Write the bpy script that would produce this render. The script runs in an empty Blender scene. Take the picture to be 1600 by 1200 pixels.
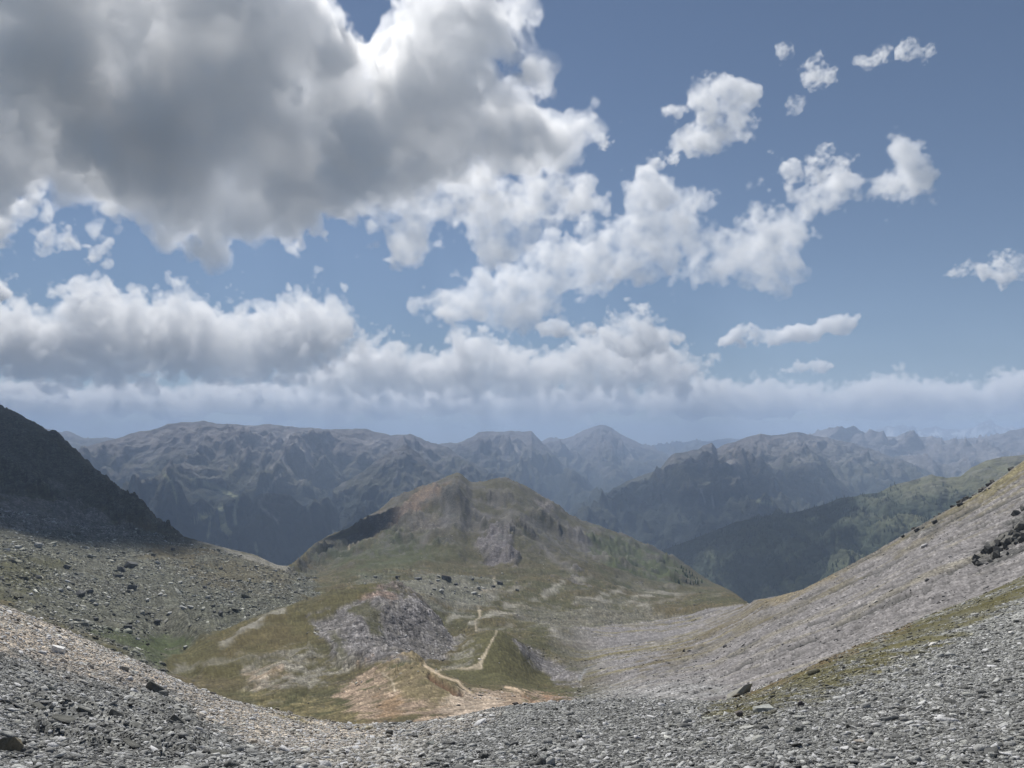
import bpy, bmesh, math, random
import numpy as np
from math import radians
R = math.radians
random.seed(7)
SC = bpy.context.scene
COL = SC.collection

# ------------------------------------------------------------------ camera
FPX, HORIZON = 1209.0, 690.0            # focal length and horizon row in photo pixels (1600 x 1200)
PITCH = math.atan((HORIZON - 600) / FPX)
cam_data = bpy.data.cameras.new('camera')
cam_data.sensor_width = 36; cam_data.lens = 36 * FPX / 1600
cam_data.clip_start = 0.2; cam_data.clip_end = 200000
cam = bpy.data.objects.new('camera', cam_data); COL.objects.link(cam)
cam.location = (0, 0, 0)                # the eye is the origin; ground lies 1.7 m below
cam.rotation_euler = (R(90) + PITCH, 0, 0)
SC.camera = cam

# ------------------------------------------------------------------ sky, sun, exposure
SUN_AZ, SUN_EL = -30.0, 54.0            # degrees; azimuth measured from the view direction (+y) towards +x
world = bpy.data.worlds.new('World'); SC.world = world; world.use_nodes = True
wn = world.node_tree; wn.nodes.clear()
sky = wn.nodes.new('ShaderNodeTexSky'); sky.sky_type = 'NISHITA'; sky.sun_disc = False
sky.sun_elevation = R(SUN_EL); sky.sun_rotation = R(SUN_AZ); sky.altitude = 2000
sky.air_density = 1.0; sky.dust_density = 0.3; sky.ozone_density = 1.5
bg = wn.nodes.new('ShaderNodeBackground'); bg.inputs['Strength'].default_value = 0.06
out = wn.nodes.new('ShaderNodeOutputWorld')
wn.links.new(sky.outputs[0], bg.inputs['Color']); wn.links.new(bg.outputs[0], out.inputs['Surface'])
sun_data = bpy.data.lights.new('sun', 'SUN'); sun_data.energy = 5.0; sun_data.angle = R(0.53); sun_data.color = (1, .965, .91)
sun = bpy.data.objects.new('sun', sun_data); COL.objects.link(sun)
sx = math.sin(R(SUN_AZ)) * math.cos(R(SUN_EL)); sy = math.cos(R(SUN_AZ)) * math.cos(R(SUN_EL)); sz = math.sin(R(SUN_EL))
from mathutils import Vector
sun.rotation_euler = Vector((sx, sy, sz)).to_track_quat('Z', 'Y').to_euler()
sun.location = (0, 0, 3000)
SC.view_settings.view_transform = 'Standard'; SC.view_settings.look = 'None'
SC.view_settings.exposure = 0.05; SC.view_settings.gamma = 1
cy = SC.cycles
cy.use_denoising = True
try: cy.denoiser = 'OPENIMAGEDENOISE'
except Exception: pass
cy.max_bounces = 10; cy.diffuse_bounces = 1; cy.glossy_bounces = 1; cy.volume_bounces = 10; cy.transmission_bounces = 1; cy.transparent_max_bounces = 6
cy.volume_step_rate = 6.0; cy.volume_max_steps = 200
cy.use_adaptive_sampling = False

def ray(px, py):
    a, b = (px - 800) / FPX, (600 - py) / FPX
    c, s = math.cos(PITCH), math.sin(PITCH)
    return Vector((a, c - b * s, s + b * c))          # y is about 1
def at(px, py, d):
    """point at horizontal forward distance d (metres along +y) seen in the direction of a photo pixel"""
    r = ray(px, py); return r * (d / r.y)
# ------------------------------------------------------------------ helpers: noise, outlines, objects
def tag(o, label, cat, kind=None, group=None):
    o['label'] = label; o['category'] = cat
    if kind: o['kind'] = kind
    if group: o['group'] = group
    return o
def hash2(i, j, seed):
    h = (i.astype(np.int64) * 374761393 + j.astype(np.int64) * 668265263 + seed * 1442695041) & 0xffffffff
    h = ((h ^ (h >> 13)) * 1274126177) & 0xffffffff
    return ((h ^ (h >> 16)) & 0xffff).astype(np.float32) / 65536.0
def perlin(x, y, seed=0):
    """2D gradient noise, about -1..1"""
    x = np.asarray(x, np.float64); y = np.asarray(y, np.float64)
    i = np.floor(x); j = np.floor(y); fx = (x - i).astype(np.float32); fy = (y - j).astype(np.float32)
    u = fx * fx * fx * (fx * (fx * 6 - 15) + 10); v = fy * fy * fy * (fy * (fy * 6 - 15) + 10)
    def g(a, b):
        t = hash2(i + a, j + b, seed) * 6.2831853
        return np.cos(t) * (fx - a) + np.sin(t) * (fy - b)
    a = g(0, 0); a += u * (g(1, 0) - a); b = g(0, 1); b += u * (g(1, 1) - b)
    return (a + v * (b - a)) * 1.5
def fbm(x, y, octs=5, gain=.5, seed=0, lac=2.03):
    s = 0; a = 1.0; n = 0
    for o in range(octs):
        s = s + a * perlin(x, y, seed + o * 17); n += a; a *= gain; x = x * lac + 3.7; y = y * lac - 1.9
    return s / n
def ridged(x, y, octs=6, gain=.5, seed=0, lac=2.07):
    """ridged multifractal, 0..1: sharp spurs, smooth hollows"""
    s = 0; a = 1.0; n = 0; w = 1.0
    for o in range(octs):
        r = (1 - np.abs(perlin(x, y, seed + o * 31))) ** 2 * w
        s = s + a * r; n += a; w = np.clip(r * 1.6, 0, 1); a *= gain; x = x * lac + 5.1; y = y * lac + 2.3
    return s / n
def smooth(a, b, x):
    t = np.clip((x - a) / (b - a), 0, 1); return t * t * (3 - 2 * t)
def pchip(xk, yk, x):
    """monotone cubic through knots"""
    h = np.diff(xk); dl = np.diff(yk) / h; m = np.zeros_like(yk)
    w1 = 2 * h[1:] + h[:-1]; w2 = h[1:] + 2 * h[:-1]; ok = dl[1:] * dl[:-1] > 0
    with np.errstate(divide='ignore', invalid='ignore'): hm = (w1 + w2) / (w1 / dl[:-1] + w2 / dl[1:])
    m[1:-1] = np.where(ok, hm, 0); m[0] = dl[0]; m[-1] = dl[-1]
    i = np.clip(np.searchsorted(xk, x) - 1, 0, len(h) - 1); t = (x - xk[i]) / h[i]
    return yk[i] * (1 + 2 * t) * (1 - t) ** 2 + h[i] * m[i] * t * (1 - t) ** 2 + yk[i + 1] * t * t * (3 - 2 * t) + h[i] * m[i + 1] * t * t * (t - 1)
def to_px(x, y, z):
    c, s = math.cos(PITCH), math.sin(PITCH); yc = np.maximum(y * c + z * s, .01)
    return 800 + FPX * x / yc, 600 - FPX * (z * c - y * s) / yc
def in_poly(poly, X, Y):
    """signed distance in pixels, positive inside"""
    P = np.array(poly, float); ins = np.zeros(X.shape, bool); dist = np.full(X.shape, 1e9)
    for (ax, ay), (bx, by) in zip(P, np.roll(P, -1, 0)):
        ins ^= ((ay > Y) != (by > Y)) & (X < (bx - ax) * (Y - ay) / ((by - ay) or 1e-9) + ax)
        t = np.clip(((X - ax) * (bx - ax) + (Y - ay) * (by - ay)) / (((bx - ax) ** 2 + (by - ay) ** 2) or 1e-9), 0, 1)
        dist = np.minimum(dist, np.hypot(X - ax - t * (bx - ax), Y - ay - t * (by - ay)))
    return np.where(ins, dist, -dist)
def near_line(line, X, Y):
    dist = np.full(X.shape, 1e9); P = np.array(line, float)
    for (ax, ay), (bx, by) in zip(P[:-1], P[1:]):
        t = np.clip(((X - ax) * (bx - ax) + (Y - ay) * (by - ay)) / ((bx - ax) ** 2 + (by - ay) ** 2 + 1e-9), 0, 1)
        dist = np.minimum(dist, np.hypot(X - ax - t * (bx - ax), Y - ay - t * (by - ay)))
    return dist
def mesh_np(name, V, Fq, mat, attrs=None, smooth_=True):
    me = bpy.data.meshes.new(name); Fq = np.asarray(Fq, np.int32); k = Fq.shape[1]
    me.vertices.add(len(V)); me.vertices.foreach_set('co', np.ascontiguousarray(V, np.float32).ravel())
    me.loops.add(Fq.size); me.loops.foreach_set('vertex_index', Fq.ravel())
    me.polygons.add(len(Fq)); me.polygons.foreach_set('loop_start', np.arange(0, Fq.size, k, dtype=np.int32))
    if smooth_: me.polygons.foreach_set('use_smooth', np.ones(len(Fq), bool))
    me.update(calc_edges=True)
    for key, a in (attrs or {}).items():
        a = np.asarray(a, np.float32)
        if a.ndim == 2:
            c = me.color_attributes.new(key, 'FLOAT_COLOR', 'POINT'); c.data.foreach_set('color', np.concatenate([a, np.ones((len(a), 1), np.float32)], 1).ravel())
        else: me.attributes.new(key, 'FLOAT', 'POINT').data.foreach_set('value', a)
    if mat: me.materials.append(mat)
    o = bpy.data.objects.new(name, me); COL.objects.link(o); return o
def grid_faces(nr, nc):
    i = np.arange(nr * nc).reshape(nr, nc)
    return np.stack([i[:-1, :-1], i[:-1, 1:], i[1:, 1:], i[1:, :-1]], -1).reshape(-1, 4)

# ------------------------------------------------------------------ terrain material
def ground_material(name, cells=((9, .55), (1.2, .35)), bump=.35, rough=.95, var=.35, cellmask=True):
    m = bpy.data.materials.new(name); m.use_nodes = True; nt = m.node_tree; N, L = nt.nodes.new, nt.links.new
    b = nt.nodes['Principled BSDF']; b.inputs['Roughness'].default_value = rough; b.inputs['Specular IOR Level'].default_value = .15
    col = N('ShaderNodeAttribute'); col.attribute_name = 'tone'; gr = N('ShaderNodeAttribute'); gr.attribute_name = 'stony'
    tc = N('ShaderNodeTexCoord')
    def m2(op, a, b_, clamp=False):
        n = N('ShaderNodeMath'); n.operation = op; n.use_clamp = clamp
        for i, v in enumerate((a, b_)):
            if isinstance(v, (int, float)): n.inputs[i].default_value = v
            else: L(v, n.inputs[i])
        return n.outputs[0]
    fac = None; hgt = None
    for sc, am in cells:                                   # stones too small to build: cells of their own grey
        v = N('ShaderNodeTexVoronoi'); v.inputs['Scale'].default_value = sc; v.inputs['Randomness'].default_value = 1
        mp = N('ShaderNodeMapping'); mp.inputs['Scale'].default_value = (1, .9, 1.3); L(tc.outputs['Object'], mp.inputs[0]); L(mp.outputs[0], v.inputs['Vector'])
        sp = N('ShaderNodeSeparateColor'); L(v.outputs['Color'], sp.inputs[0])
        pw = m2('POWER', sp.outputs[0], 1.6)
        f = m2('ADD', m2('MULTIPLY', m2('MULTIPLY', m2('SUBTRACT', pw, .38), 2 * am), gr.outputs['Fac']), 1.0)
        fac = f if fac is None else m2('MULTIPLY', fac, f)
        h = m2('MULTIPLY', m2('MULTIPLY', m2('SUBTRACT', sp.outputs[1], v.outputs['Distance']), .5 / sc), gr.outputs['Fac'])
        hgt = h if hgt is None else m2('ADD', hgt, h)
    for sc, am, det in ((.9, var, 8), (.045, var * .8, 6)):
        n = N('ShaderNodeTexNoise'); n.inputs['Scale'].default_value = sc; n.inputs['Detail'].default_value = det; n.inputs['Roughness'].default_value = .68
        L(tc.outputs['Object'], n.inputs['Vector'])
        f = m2('ADD', m2('MULTIPLY', m2('SUBTRACT', n.outputs[0], .5), 2.4 * am), 1.0); fac = m2('MULTIPLY', fac, f)
        hgt = m2('ADD', hgt, m2('MULTIPLY', n.outputs[0], .12 / sc))
    mx = N('ShaderNodeVectorMath'); mx.operation = 'SCALE'; L(col.outputs['Color'], mx.inputs[0]); L(m2('MAXIMUM', fac, .15), mx.inputs['Scale'])
    L(mx.outputs[0], b.inputs['Base Color'])
    bp = N('ShaderNodeBump'); bp.inputs['Strength'].default_value = bump; bp.inputs['Distance'].default_value = 1.0; L(hgt, bp.inputs['Height']); L(bp.outputs[0], b.inputs['Normal'])
    return m
M_NEAR = ground_material('scree_and_turf', ((7, .5), (1.1, .3)), bump=.5)
M_MID = ground_material('alpine_ground', ((.9, .4), (.25, .3)), bump=.55)
M_FAR = ground_material('far_rock', ((.05, .15), (.012, .1)), bump=.5, var=.3)

# ------------------------------------------------------------------ near and middle terrain: one height field
# Each column of the view: distance and photo row of the same 14 terrain features, near to far
# B frame foot, C near slope, D near crest, E dip, F dome foot, G dome crest, H dip, I mound crest, J dip, K meadow, L hill foot, M hill flank, N skyline, O behind
COLS = {
 -150: [(11,1200),(30,985),(72,885),(150,940),(330,880),(450,850),(520,835),(600,815),(700,790),(820,760),(950,725),(1150,650),(1400,560),(1900,580)],
 0:    [(11,1200),(30,1040),(70,938),(150,1010),(330,938),(430,897),(500,873),(600,850),(700,822),(800,798),(950,770),(1150,710),(1400,640),(1900,670)],
 80:   [(11.5,1200),(31,1070),(67,970),(150,1040),(330,965),(425,925),(490,900),(580,875),(680,848),(790,820),(930,795),(1120,742),(1330,679),(1800,720)],
 150:  [(12,1200),(31,1090),(65,1000),(150,1070),(325,990),(420,950),(480,928),(560,903),(650,875),(760,845),(890,818),(1050,788),(1240,733),(1700,790)],
 215:  [(12.5,1200),(31,1110),(62,1027),(150,1095),(318,1012),(410,970),(470,948),(545,922),(620,895),(730,862),(860,835),(980,812),(1120,784),(1500,850)],
 270:  [(13,1200),(31,1128),(60,1051),(145,1115),(305,1038),(390,1012),(440,990),(520,940),(600,910),(700,880),(830,852),(920,838),(1010,829),(1400,900)],
 340:  [(13.5,1200),(32,1145),(58,1083),(130,1130),(235,1085),(310,1035),(345,1010),(385,988),(440,1010),(560,940),(720,885),(810,863),(900,851),(1300,930)],
 400:  [(14,1200),(32,1155),(57,1100),(125,1150),(210,1105),(280,1050),(330,1010),(395,968),(460,1000),(600,930),(740,893),(820,877),(890,866),(1250,950)],
 450:  [(14.5,1200),(32,1160),(56,1112),(120,1155),(200,1110),(270,1048),(330,998),(405,953),(480,985),(610,935),(740,905),(820,893),(900,884),(1250,970)],
 500:  [(15,1200),(33,1165),(55,1126),(115,1165),(190,1115),(255,1060),(330,990),(418,933),(490,975),(640,935),(800,910),(1200,885),(1520,847),(2000,960)],
 540:  [(15.5,1200),(33,1167),(54,1132),(112,1168),(182,1115),(245,1060),(330,985),(428,918),(500,965),(660,925),(850,902),(1250,872),(1580,829),(2050,940)],
 580:  [(16,1200),(33,1168),(54,1134),(112,1168),(176,1110),(240,1052),(330,985),(434,912),(505,955),(680,918),(900,893),(1300,852),(1640,803),(2100,920)],
 650:  [(16,1200),(33,1165),(54,1132),(112,1160),(168,1108),(230,1038),(300,1030),(440,930),(500,955),(680,920),(950,885),(1380,822),(1740,764),(2200,900)],
 680:  [(16,1200),(33,1162),(54,1128),(110,1155),(166,1108),(225,1048),(290,1042),(435,958),(500,972),(680,925),(960,884),(1370,815),(1775,752),(2250,880)],
 715:  [(16,1200),(33,1158),(54,1122),(108,1150),(165,1108),(218,1066),(275,1056),(390,1004),(450,1005),(650,945),(970,884),(1290,818),(1800,739),(2300,860)],
 740:  [(16,1200),(33,1155),(54,1117),(106,1148),(166,1106),(218,1078),(275,1058),(380,992),(440,1003),(640,950),(980,884),(1430,808),(1820,753),(2300,860)],
 775:  [(16,1200),(33,1152),(54,1110),(106,1142),(170,1102),(220,1080),(275,1058),(372,985),(430,1000),(630,955),(1000,884),(1460,812),(1850,749),(2300,870)],
 810:  [(16,1200),(33,1149),(54,1104),(106,1135),(175,1100),(225,1080),(280,1066),(380,1000),(440,1003),(630,962),(1000,886),(1400,818),(1850,758),(2300,880)],
 850:  [(16,1200),(33,1146),(55,1100),(106,1130),(180,1100),(235,1088),(290,1076),(390,1034),(450,1008),(640,968),(1010,890),(1420,830),(1860,778),(2300,900)],
 900:  [(16,1200),(33,1142),(57,1096),(105,1120),(185,1096),(245,1084),(305,1068),(400,1038),(470,1016),(660,965),(1030,893),(1440,850),(1890,812),(2350,930)],
 950:  [(15.5,1200),(33,1137),(58,1093),(105,1112),(170,1096),(250,1072),(320,1050),(410,1025),(500,1004),(690,962),(1030,908),(1440,872),(1920,830),(2400,950)],
 1000: [(15,1200),(33,1132),(60,1093),(105,1108),(150,1094),(240,1060),(320,1038),(420,1014),(520,992),(720,955),(1020,925),(1420,890),(1950,849),(2400,980)],
 1060: [(14.5,1200),(33,1125),(62,1095),(105,1108),(140,1088),(230,1050),(320,1025),(425,1000),(530,980),(750,948),(1010,930),(1380,905),(1850,880),(2300,1010)],
 1100: [(14.3,1200),(33,1119),(63,1098),(104,1106),(135,1085),(225,1045),(320,1015),(430,985),(540,968),(760,942),(1000,928),(1300,915),(1650,906),(2200,1030)],
 1145: [(14,1200),(33,1112),(66,1090),(105,1100),(140,1072),(222,1026),(315,992),(425,966),(530,952),(700,942),(900,934),(1050,930),(1200,929),(2000,1060)],
 1190: [(13.7,1200),(33,1105),(72,1070),(112,1085),(150,1050),(220,1005),(300,970),(375,948),(440,936),(520,950),(700,965),(900,985),(1150,1010),(2000,1090)],
 1300: [(13.2,1200),(34,1085),(82,1020),(122,1035),(160,1003),(220,958),(300,917),(362,893),(420,905),(520,950),(700,990),(900,1030),(1150,1060),(2000,1120)],
 1450: [(12,1200),(35,1058),(95,957),(135,965),(172,920),(230,872),(300,832),(350,810),(420,828),(520,890),(700,960),(900,1020),(1150,1060),(2000,1130)],
 1530: [(11.5,1200),(35,1045),(100,925),(138,930),(176,888),(235,835),(300,790),(345,765),(420,784),(520,860),(700,940),(900,1010),(1150,1060),(2000,1130)],
 1600: [(11,1200),(35,1030),(105,893),(140,897),(180,850),(240,798),(300,748),(340,717),(420,740),(520,830),(700,920),(900,1000),(1150,1060),(2000,1130)],
 1800: [(10,1200),(35,985),(110,790),(145,790),(185,740),(245,680),(300,625),(340,590),(420,620),(520,720),(700,850),(900,960),(1150,1060),(2000,1130)],
}
KN = 17
az_k, lr_k, s_k = [], [], []
for px_, L_ in sorted(COLS.items()):
    pts = [(2.4, -1.95), (5, -2.9)]
    for d_, py_ in L_:
        p = at(px_, py_, d_); pts.append((math.hypot(p.x, p.y), p.z))
    pts.append((3900, -930.0))
    az_k.append(math.atan2(px_ - 800, FPX)); lr_k.append([math.log(r) for r, z in pts]); s_k.append([z / r for r, z in pts])
rr0 = [math.exp(v) for v in lr_k[0]]
def side_col(az, zs):
    az_k.append(R(az)); lr_k.append([math.log(r) for r in rr0]); s_k.append([z / r for z, r in zip(zs, rr0)])
up = [-1.9, -2.2, -1.5, 2, 12, 30, 75, 100, 115, 135, 155, 180, 210, 260, 330, 300, -300]
for a_ in (-75, -105): side_col(a_, up)
side_col(75, up); side_col(105, up)
back = [-1.9, -2.6, -4, -9, -20, -40, -85, -105, -120, -140, -160, -185, -210, -250, -300, -400, -930]
for a_ in (-180, -150, 150, 180): side_col(a_, back)
order = np.argsort(az_k); az_k = np.array(az_k)[order]; lr_k = np.array(lr_k)[order]; s_k = np.array(s_k)[order]
NA, NRW = 880, 760
azs = np.concatenate([np.linspace(-math.pi, R(-38), 70, endpoint=False), np.linspace(R(-38), R(38), NA), np.linspace(R(38), math.pi, 71)[1:]])
lrs = np.linspace(math.log(2.4), math.log(3900), NRW)
LK = np.stack([pchip(az_k, lr_k[:, k], azs) for k in range(KN)], 1); SK = np.stack([pchip(az_k, s_k[:, k], azs) for k in range(KN)], 1)
S = np.empty((NRW, len(azs))); KAP = np.empty_like(S); kk = np.arange(KN, dtype=float)
for c_ in range(len(azs)):
    S[:, c_] = pchip(LK[c_], SK[c_], lrs); KAP[:, c_] = np.interp(lrs, LK[c_], kk)
rad = np.exp(lrs)[:, None]
TX = np.sin(azs)[None] * rad; TY = np.cos(azs)[None] * rad; TZ = S * rad
PX, PY = to_px(TX, TY, TZ)
front = TY > 1
# knot coordinates: A0 A'1 B2 C3 D4 E5 F6 G7 H8 I9 J10 K11 L12 M13 N14 O15 P16
print('terrain base', TX.shape)

# ---- what covers the ground, traced from the photograph (pixel outlines, limited to their own stretch of distance)
scl = np.exp2(np.round(np.log2(np.clip(rad, 8, 2500) * .05)))          # raggedness grows with distance, in steps
WOB = np.zeros(TX.shape)
for sv in np.unique(scl):
    rows = (scl == sv)[:, 0]; WOB[rows] = 1.7 * fbm(TX[rows] / sv, TY[rows] / sv, 6, .68, 5)
tone = np.empty(TX.shape + (3,), np.float32); stony = np.zeros(TX.shape, np.float32); relief = np.zeros(TX.shape, np.float32)
big = fbm(TX / 60, TY / 60, 5, .55, 11); mid = fbm(TX / 14, TY / 14, 5, .6, 12); fine = fbm(TX / 3, TY / 3, 4, .6, 13)
GRASS = np.array((.086, .084, .043)); GRASS2 = np.array((.118, .098, .053)); GREEN = np.array((.062, .078, .034)); MAUVE = np.array((.185, .175, .172)); GREY = np.array((.20, .202, .19)); BEIGE = np.array((.40, .35, .285))
PEACH = np.array((.36, .275, .205)); PALE = np.array((.30, .285, .245)); PATH = np.array((.42, .36, .27)); DARK = np.array((.075, .075, .07)); RUST = np.array((.20, .11, .06))
g = smooth(-.35, .45, big + .5 * mid)[..., None]
tone[:] = GRASS * (1 - g) + GRASS2 * g
q = smooth(.2, .55, mid + .4 * fine)[..., None] * .5
tone[:] = tone * (1 - q) + (MAUVE * .9) * q
stony[:] = .45
def paint(poly, col, soft=4, wob=8, k0=0, k1=17, amount=1.0, st=None, rl=None, patch=None):
    """cover an outline; wob: raggedness of its edge in pixels; patch: (scale m, threshold) breaks it up"""
    X0, Y0 = np.min(poly, 0) - 30; X1, Y1 = np.max(poly, 0) + 30
    sel = front & (PX > X0) & (PX < X1) & (PY > Y0) & (PY < Y1) & (KAP >= k0) & (KAP <= k1)
    if not sel.any(): return
    d = in_poly(poly, PX[sel], PY[sel]) + wob * WOB[sel] * 2.6
    a = smooth(-soft * 1.3, soft * 1.3, d) * amount * np.clip(1 + .55 * (mid[sel] + .6 * fine[sel]), .2, 1.1)
    if patch: a = a * smooth(patch[1] - .18, patch[1] + .18, fbm(TX[sel] / patch[0], TY[sel] / patch[0], 4, .6, 41))
    tone[sel] = tone[sel] * (1 - a[:, None]) + np.array(col) * a[:, None]
    if st is not None: stony[sel] = stony[sel] * (1 - a) + st * a
    if rl is not None: relief[sel] = relief[sel] * (1 - a) + rl * a
def stroke(line, w, col, soft=1.2, k0=5, k1=17, amount=1.0, dig=0.0, wob=1.5):
    P = np.array(line, float); X0, Y0 = P.min(0) - 20; X1, Y1 = P.max(0) + 20
    sel = front & (PX > X0) & (PX < X1) & (PY > Y0) & (PY < Y1) & (KAP >= k0) & (KAP <= k1)
    if not sel.any(): return
    d = near_line(line, PX[sel] + 0, PY[sel]) + wob * 1.6 * WOB[sel]
    a = (1 - smooth(w * .6 - soft, w * .8 + soft * 1.3, d)) * amount * np.clip(.9 + .5 * mid[sel], .3, 1)
    tone[sel] = tone[sel] * (1 - a[:, None]) + np.array(col) * a[:, None]; stony[sel] *= 1 - a * .6
    if dig: TZ[sel] -= dig * a
# near ground
nearm = (1 - smooth(5.0, 5.3, KAP))
tone[:] = tone * (1 - nearm[..., None]) + (GREY * (1 + .22 * mid[..., None] + .18 * fine[..., None])) * nearm[..., None]; stony[:] = np.maximum(stony, nearm)
left = [(-200,860),(0,936),(150,998),(270,1049),(400,1098),(560,1132),(640,1150),(640,1240),(520,1215),(430,1175),(330,1130),(280,1085),(200,1048),(100,1030),(0,1012),(-200,950)]
paint(left, BEIGE, 8, 9, 0, 5.2, 1, 1)
paint([(480,1190),(640,1140),(700,1150),(640,1240),(480,1240)], PALE, 12, 12, 0, 5, .8, 1)
paint([(590,1135),(700,1122),(780,1110),(760,1135),(680,1150)], BEIGE, 8, 10, 0, 5, .55, 1)
paint([(0,985),(90,1010),(250,1060),(240,1080),(90,1045),(0,1020)], (.40,.325,.25), 8, 8, 0, 5, .45, 1)
paint([(1100,1106),(1200,1062),(1300,1018),(1450,955),(1610,888),(1610,930),(1520,975),(1420,1022),(1310,1072),(1220,1102),(1140,1118)], (.098,.090,.042), 7, 12, 2, 5.2, .95, .12, patch=(4, -.22))
paint([(1130,1095),(1200,1066),(1300,1022),(1420,968),(1420,980),(1300,1035),(1180,1085)], (.135,.095,.048), 3, 5, 2, 5.2, .75, .2, patch=(3, -.12))
paint([(1100,1120),(1250,1075),(1400,1020),(1500,985),(1420,1050),(1250,1110),(1150,1140)], (.14,.13,.07), 12, 14, 2, 5, .6, .6, patch=(2.5, .0))
paint([(380,1075),(480,1080),(560,1110),(590,1140),(480,1130),(400,1105)], (.17,.145,.075), 5, 6, 3.6, 6.6, .85, .7, patch=(6, -.1))
# boulder field and dark slope on the left
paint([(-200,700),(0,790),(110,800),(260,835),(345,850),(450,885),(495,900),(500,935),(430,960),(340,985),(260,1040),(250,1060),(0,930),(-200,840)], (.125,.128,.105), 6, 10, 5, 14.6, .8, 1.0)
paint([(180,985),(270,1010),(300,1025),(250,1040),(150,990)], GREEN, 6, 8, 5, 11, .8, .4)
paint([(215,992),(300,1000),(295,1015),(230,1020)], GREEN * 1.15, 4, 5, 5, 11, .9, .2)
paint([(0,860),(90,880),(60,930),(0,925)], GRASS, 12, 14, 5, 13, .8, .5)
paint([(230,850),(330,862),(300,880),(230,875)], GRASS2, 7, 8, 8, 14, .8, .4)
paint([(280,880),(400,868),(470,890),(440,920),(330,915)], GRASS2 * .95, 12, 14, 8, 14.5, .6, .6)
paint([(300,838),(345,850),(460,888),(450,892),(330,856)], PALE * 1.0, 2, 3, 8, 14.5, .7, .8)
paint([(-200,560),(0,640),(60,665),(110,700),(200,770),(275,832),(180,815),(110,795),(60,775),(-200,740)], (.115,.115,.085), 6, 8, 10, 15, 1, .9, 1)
paint([(0,765),(90,785),(200,822),(120,830),(0,815)], (.22,.205,.185), 10, 12, 9, 13.5, .7, 1, .4)
# grassy mound with a grey scree flank
paint([(250,1045),(340,985),(450,950),(590,910),(620,940),(560,960),(500,1000),(480,1035),(380,1060)], (.105,.094,.044), 4, 6, 6, 9.6, .95, .25, .4)
paint([(330,1000),(440,965),(480,985),(440,1020),(360,1030)], (.12,.097,.048), 8, 10, 6, 9.6, .7, .2)
paint([(485,962),(540,945),(600,915),(650,928),(700,965),(722,1003),(690,1030),(600,1040),(545,1045),(520,1030),(505,995)], MAUVE, 4, 6, 6, 9.7, .95, 1.0, .9)
paint([(545,948),(575,938),(600,985),(580,990)], GRASS, 3, 4, 6, 9.7, .85, .3, .5)
paint([(560,930),(600,918),(640,935),(610,950)], RUST * .9, 4, 6, 6, 9.8, .45, .8, 1)
paint([(515,985),(530,995),(545,1040),(530,1042)], GRASS, 3, 5, 6, 9.7, .7, .3, .5)
stroke([(345,1018),(372,996),(395,980),(415,968),(440,957)], 4, PALE, 4, 6, 9.8, .9, wob=5)
stroke([(270,1048),(330,1040),(420,1025),(480,1010)], 1.5, PALE * .9, 2.5, 5.5, 9, .5, wob=5)
paint([(380,1040),(470,1015),(560,1045),(500,1075),(400,1075)], PALE * .85, 8, 14, 5.5, 9, .75, .9, patch=(9, -.08))
paint([(385,1050),(440,1040),(450,1058),(400,1066)], PEACH, 6, 9, 5.5, 9, .5, .7, patch=(8, -.1))
# peach dome with a cleft
paint([(520,1075),(560,1050),(600,1045),(640,1038),(665,1040),(720,1080),(780,1072),(840,1078),(890,1098),(780,1130),(680,1130),(560,1120)], PEACH * .92, 5, 11, 5, 8.5, .9, .8, patch=(9, -.28))
paint([(600,1050),(650,1036),(690,1046),(722,1075),(700,1100),(660,1105),(610,1085)], (.165,.14,.075), 5, 10, 5, 8.5, .8, .5)
paint([(590,1090),(625,1085),(630,1120),(595,1118)], (.24,.165,.10), 5, 8, 5, 8, .8, .5)
paint([(700,1090),(770,1080),(790,1100),(730,1130),(690,1115)], (.42,.35,.28), 8, 10, 5, 8, .7, .7)
paint([(850,1085),(900,1092),(910,1105),(860,1104)], RUST * 1.5, 5, 8, 5, 8.5, .6, .7)
stroke([(664,1040),(690,1058),(715,1066),(735,1084)], 2.2, (.62,.50,.36), 1.2, 5, 9, .95)
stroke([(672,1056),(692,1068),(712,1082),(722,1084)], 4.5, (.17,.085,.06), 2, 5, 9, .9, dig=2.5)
stroke([(790,1074),(808,1077),(820,1087),(838,1096)], 1.8, (.62,.48,.34), 1, 5, 9, .9)
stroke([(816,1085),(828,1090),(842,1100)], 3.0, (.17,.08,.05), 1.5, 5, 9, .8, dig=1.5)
stroke([(597,1050),(612,1062),(617,1078)], 1.8, PATH * 1.05, 1.2, 5, 9, .8)
# second mound with the path, grey flank on its right
paint([(690,1045),(730,1003),(775,984),(800,992),(850,1040),(900,1068),(840,1075),(740,1070)], (.100,.094,.045), 4, 6, 6.5, 9.8, .9, .3)
paint([(700,1020),(730,1005),(745,1018),(735,1038),(705,1040)], PALE * .85, 7, 12, 6.5, 9.8, .7, .7, patch=(7, -.05))
paint([(802,1000),(825,1010),(880,1035),(912,1052),(905,1068),(870,1068),(835,1040)], MAUVE * .95, 3, 5, 6.5, 10, 1, .8, .4)
stroke([(776,986),(768,1004),(758,1022),(750,1036),(752,1043),(720,1044),(695,1044),(680,1050)], 1.5, PATH * 1.1, 1, 6, 10, .95)
stroke([(752,1036),(740,1042)], 2.5, PATH, 1, 6, 10, .7)
stroke([(744,981),(742,971),(750,965),(748,945)], 1.6, PATH * 1.1, 1, 9.5, 13, .9)
stroke([(748,943),(750,930),(765,925),(773,915),(772,902)], 1.2, PATH, 1, 9.5, 13, .75)
stroke([(680,902),(682,908),(700,912),(720,915)], 1.2, PATH, 1, 9.5, 13, .7)
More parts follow.
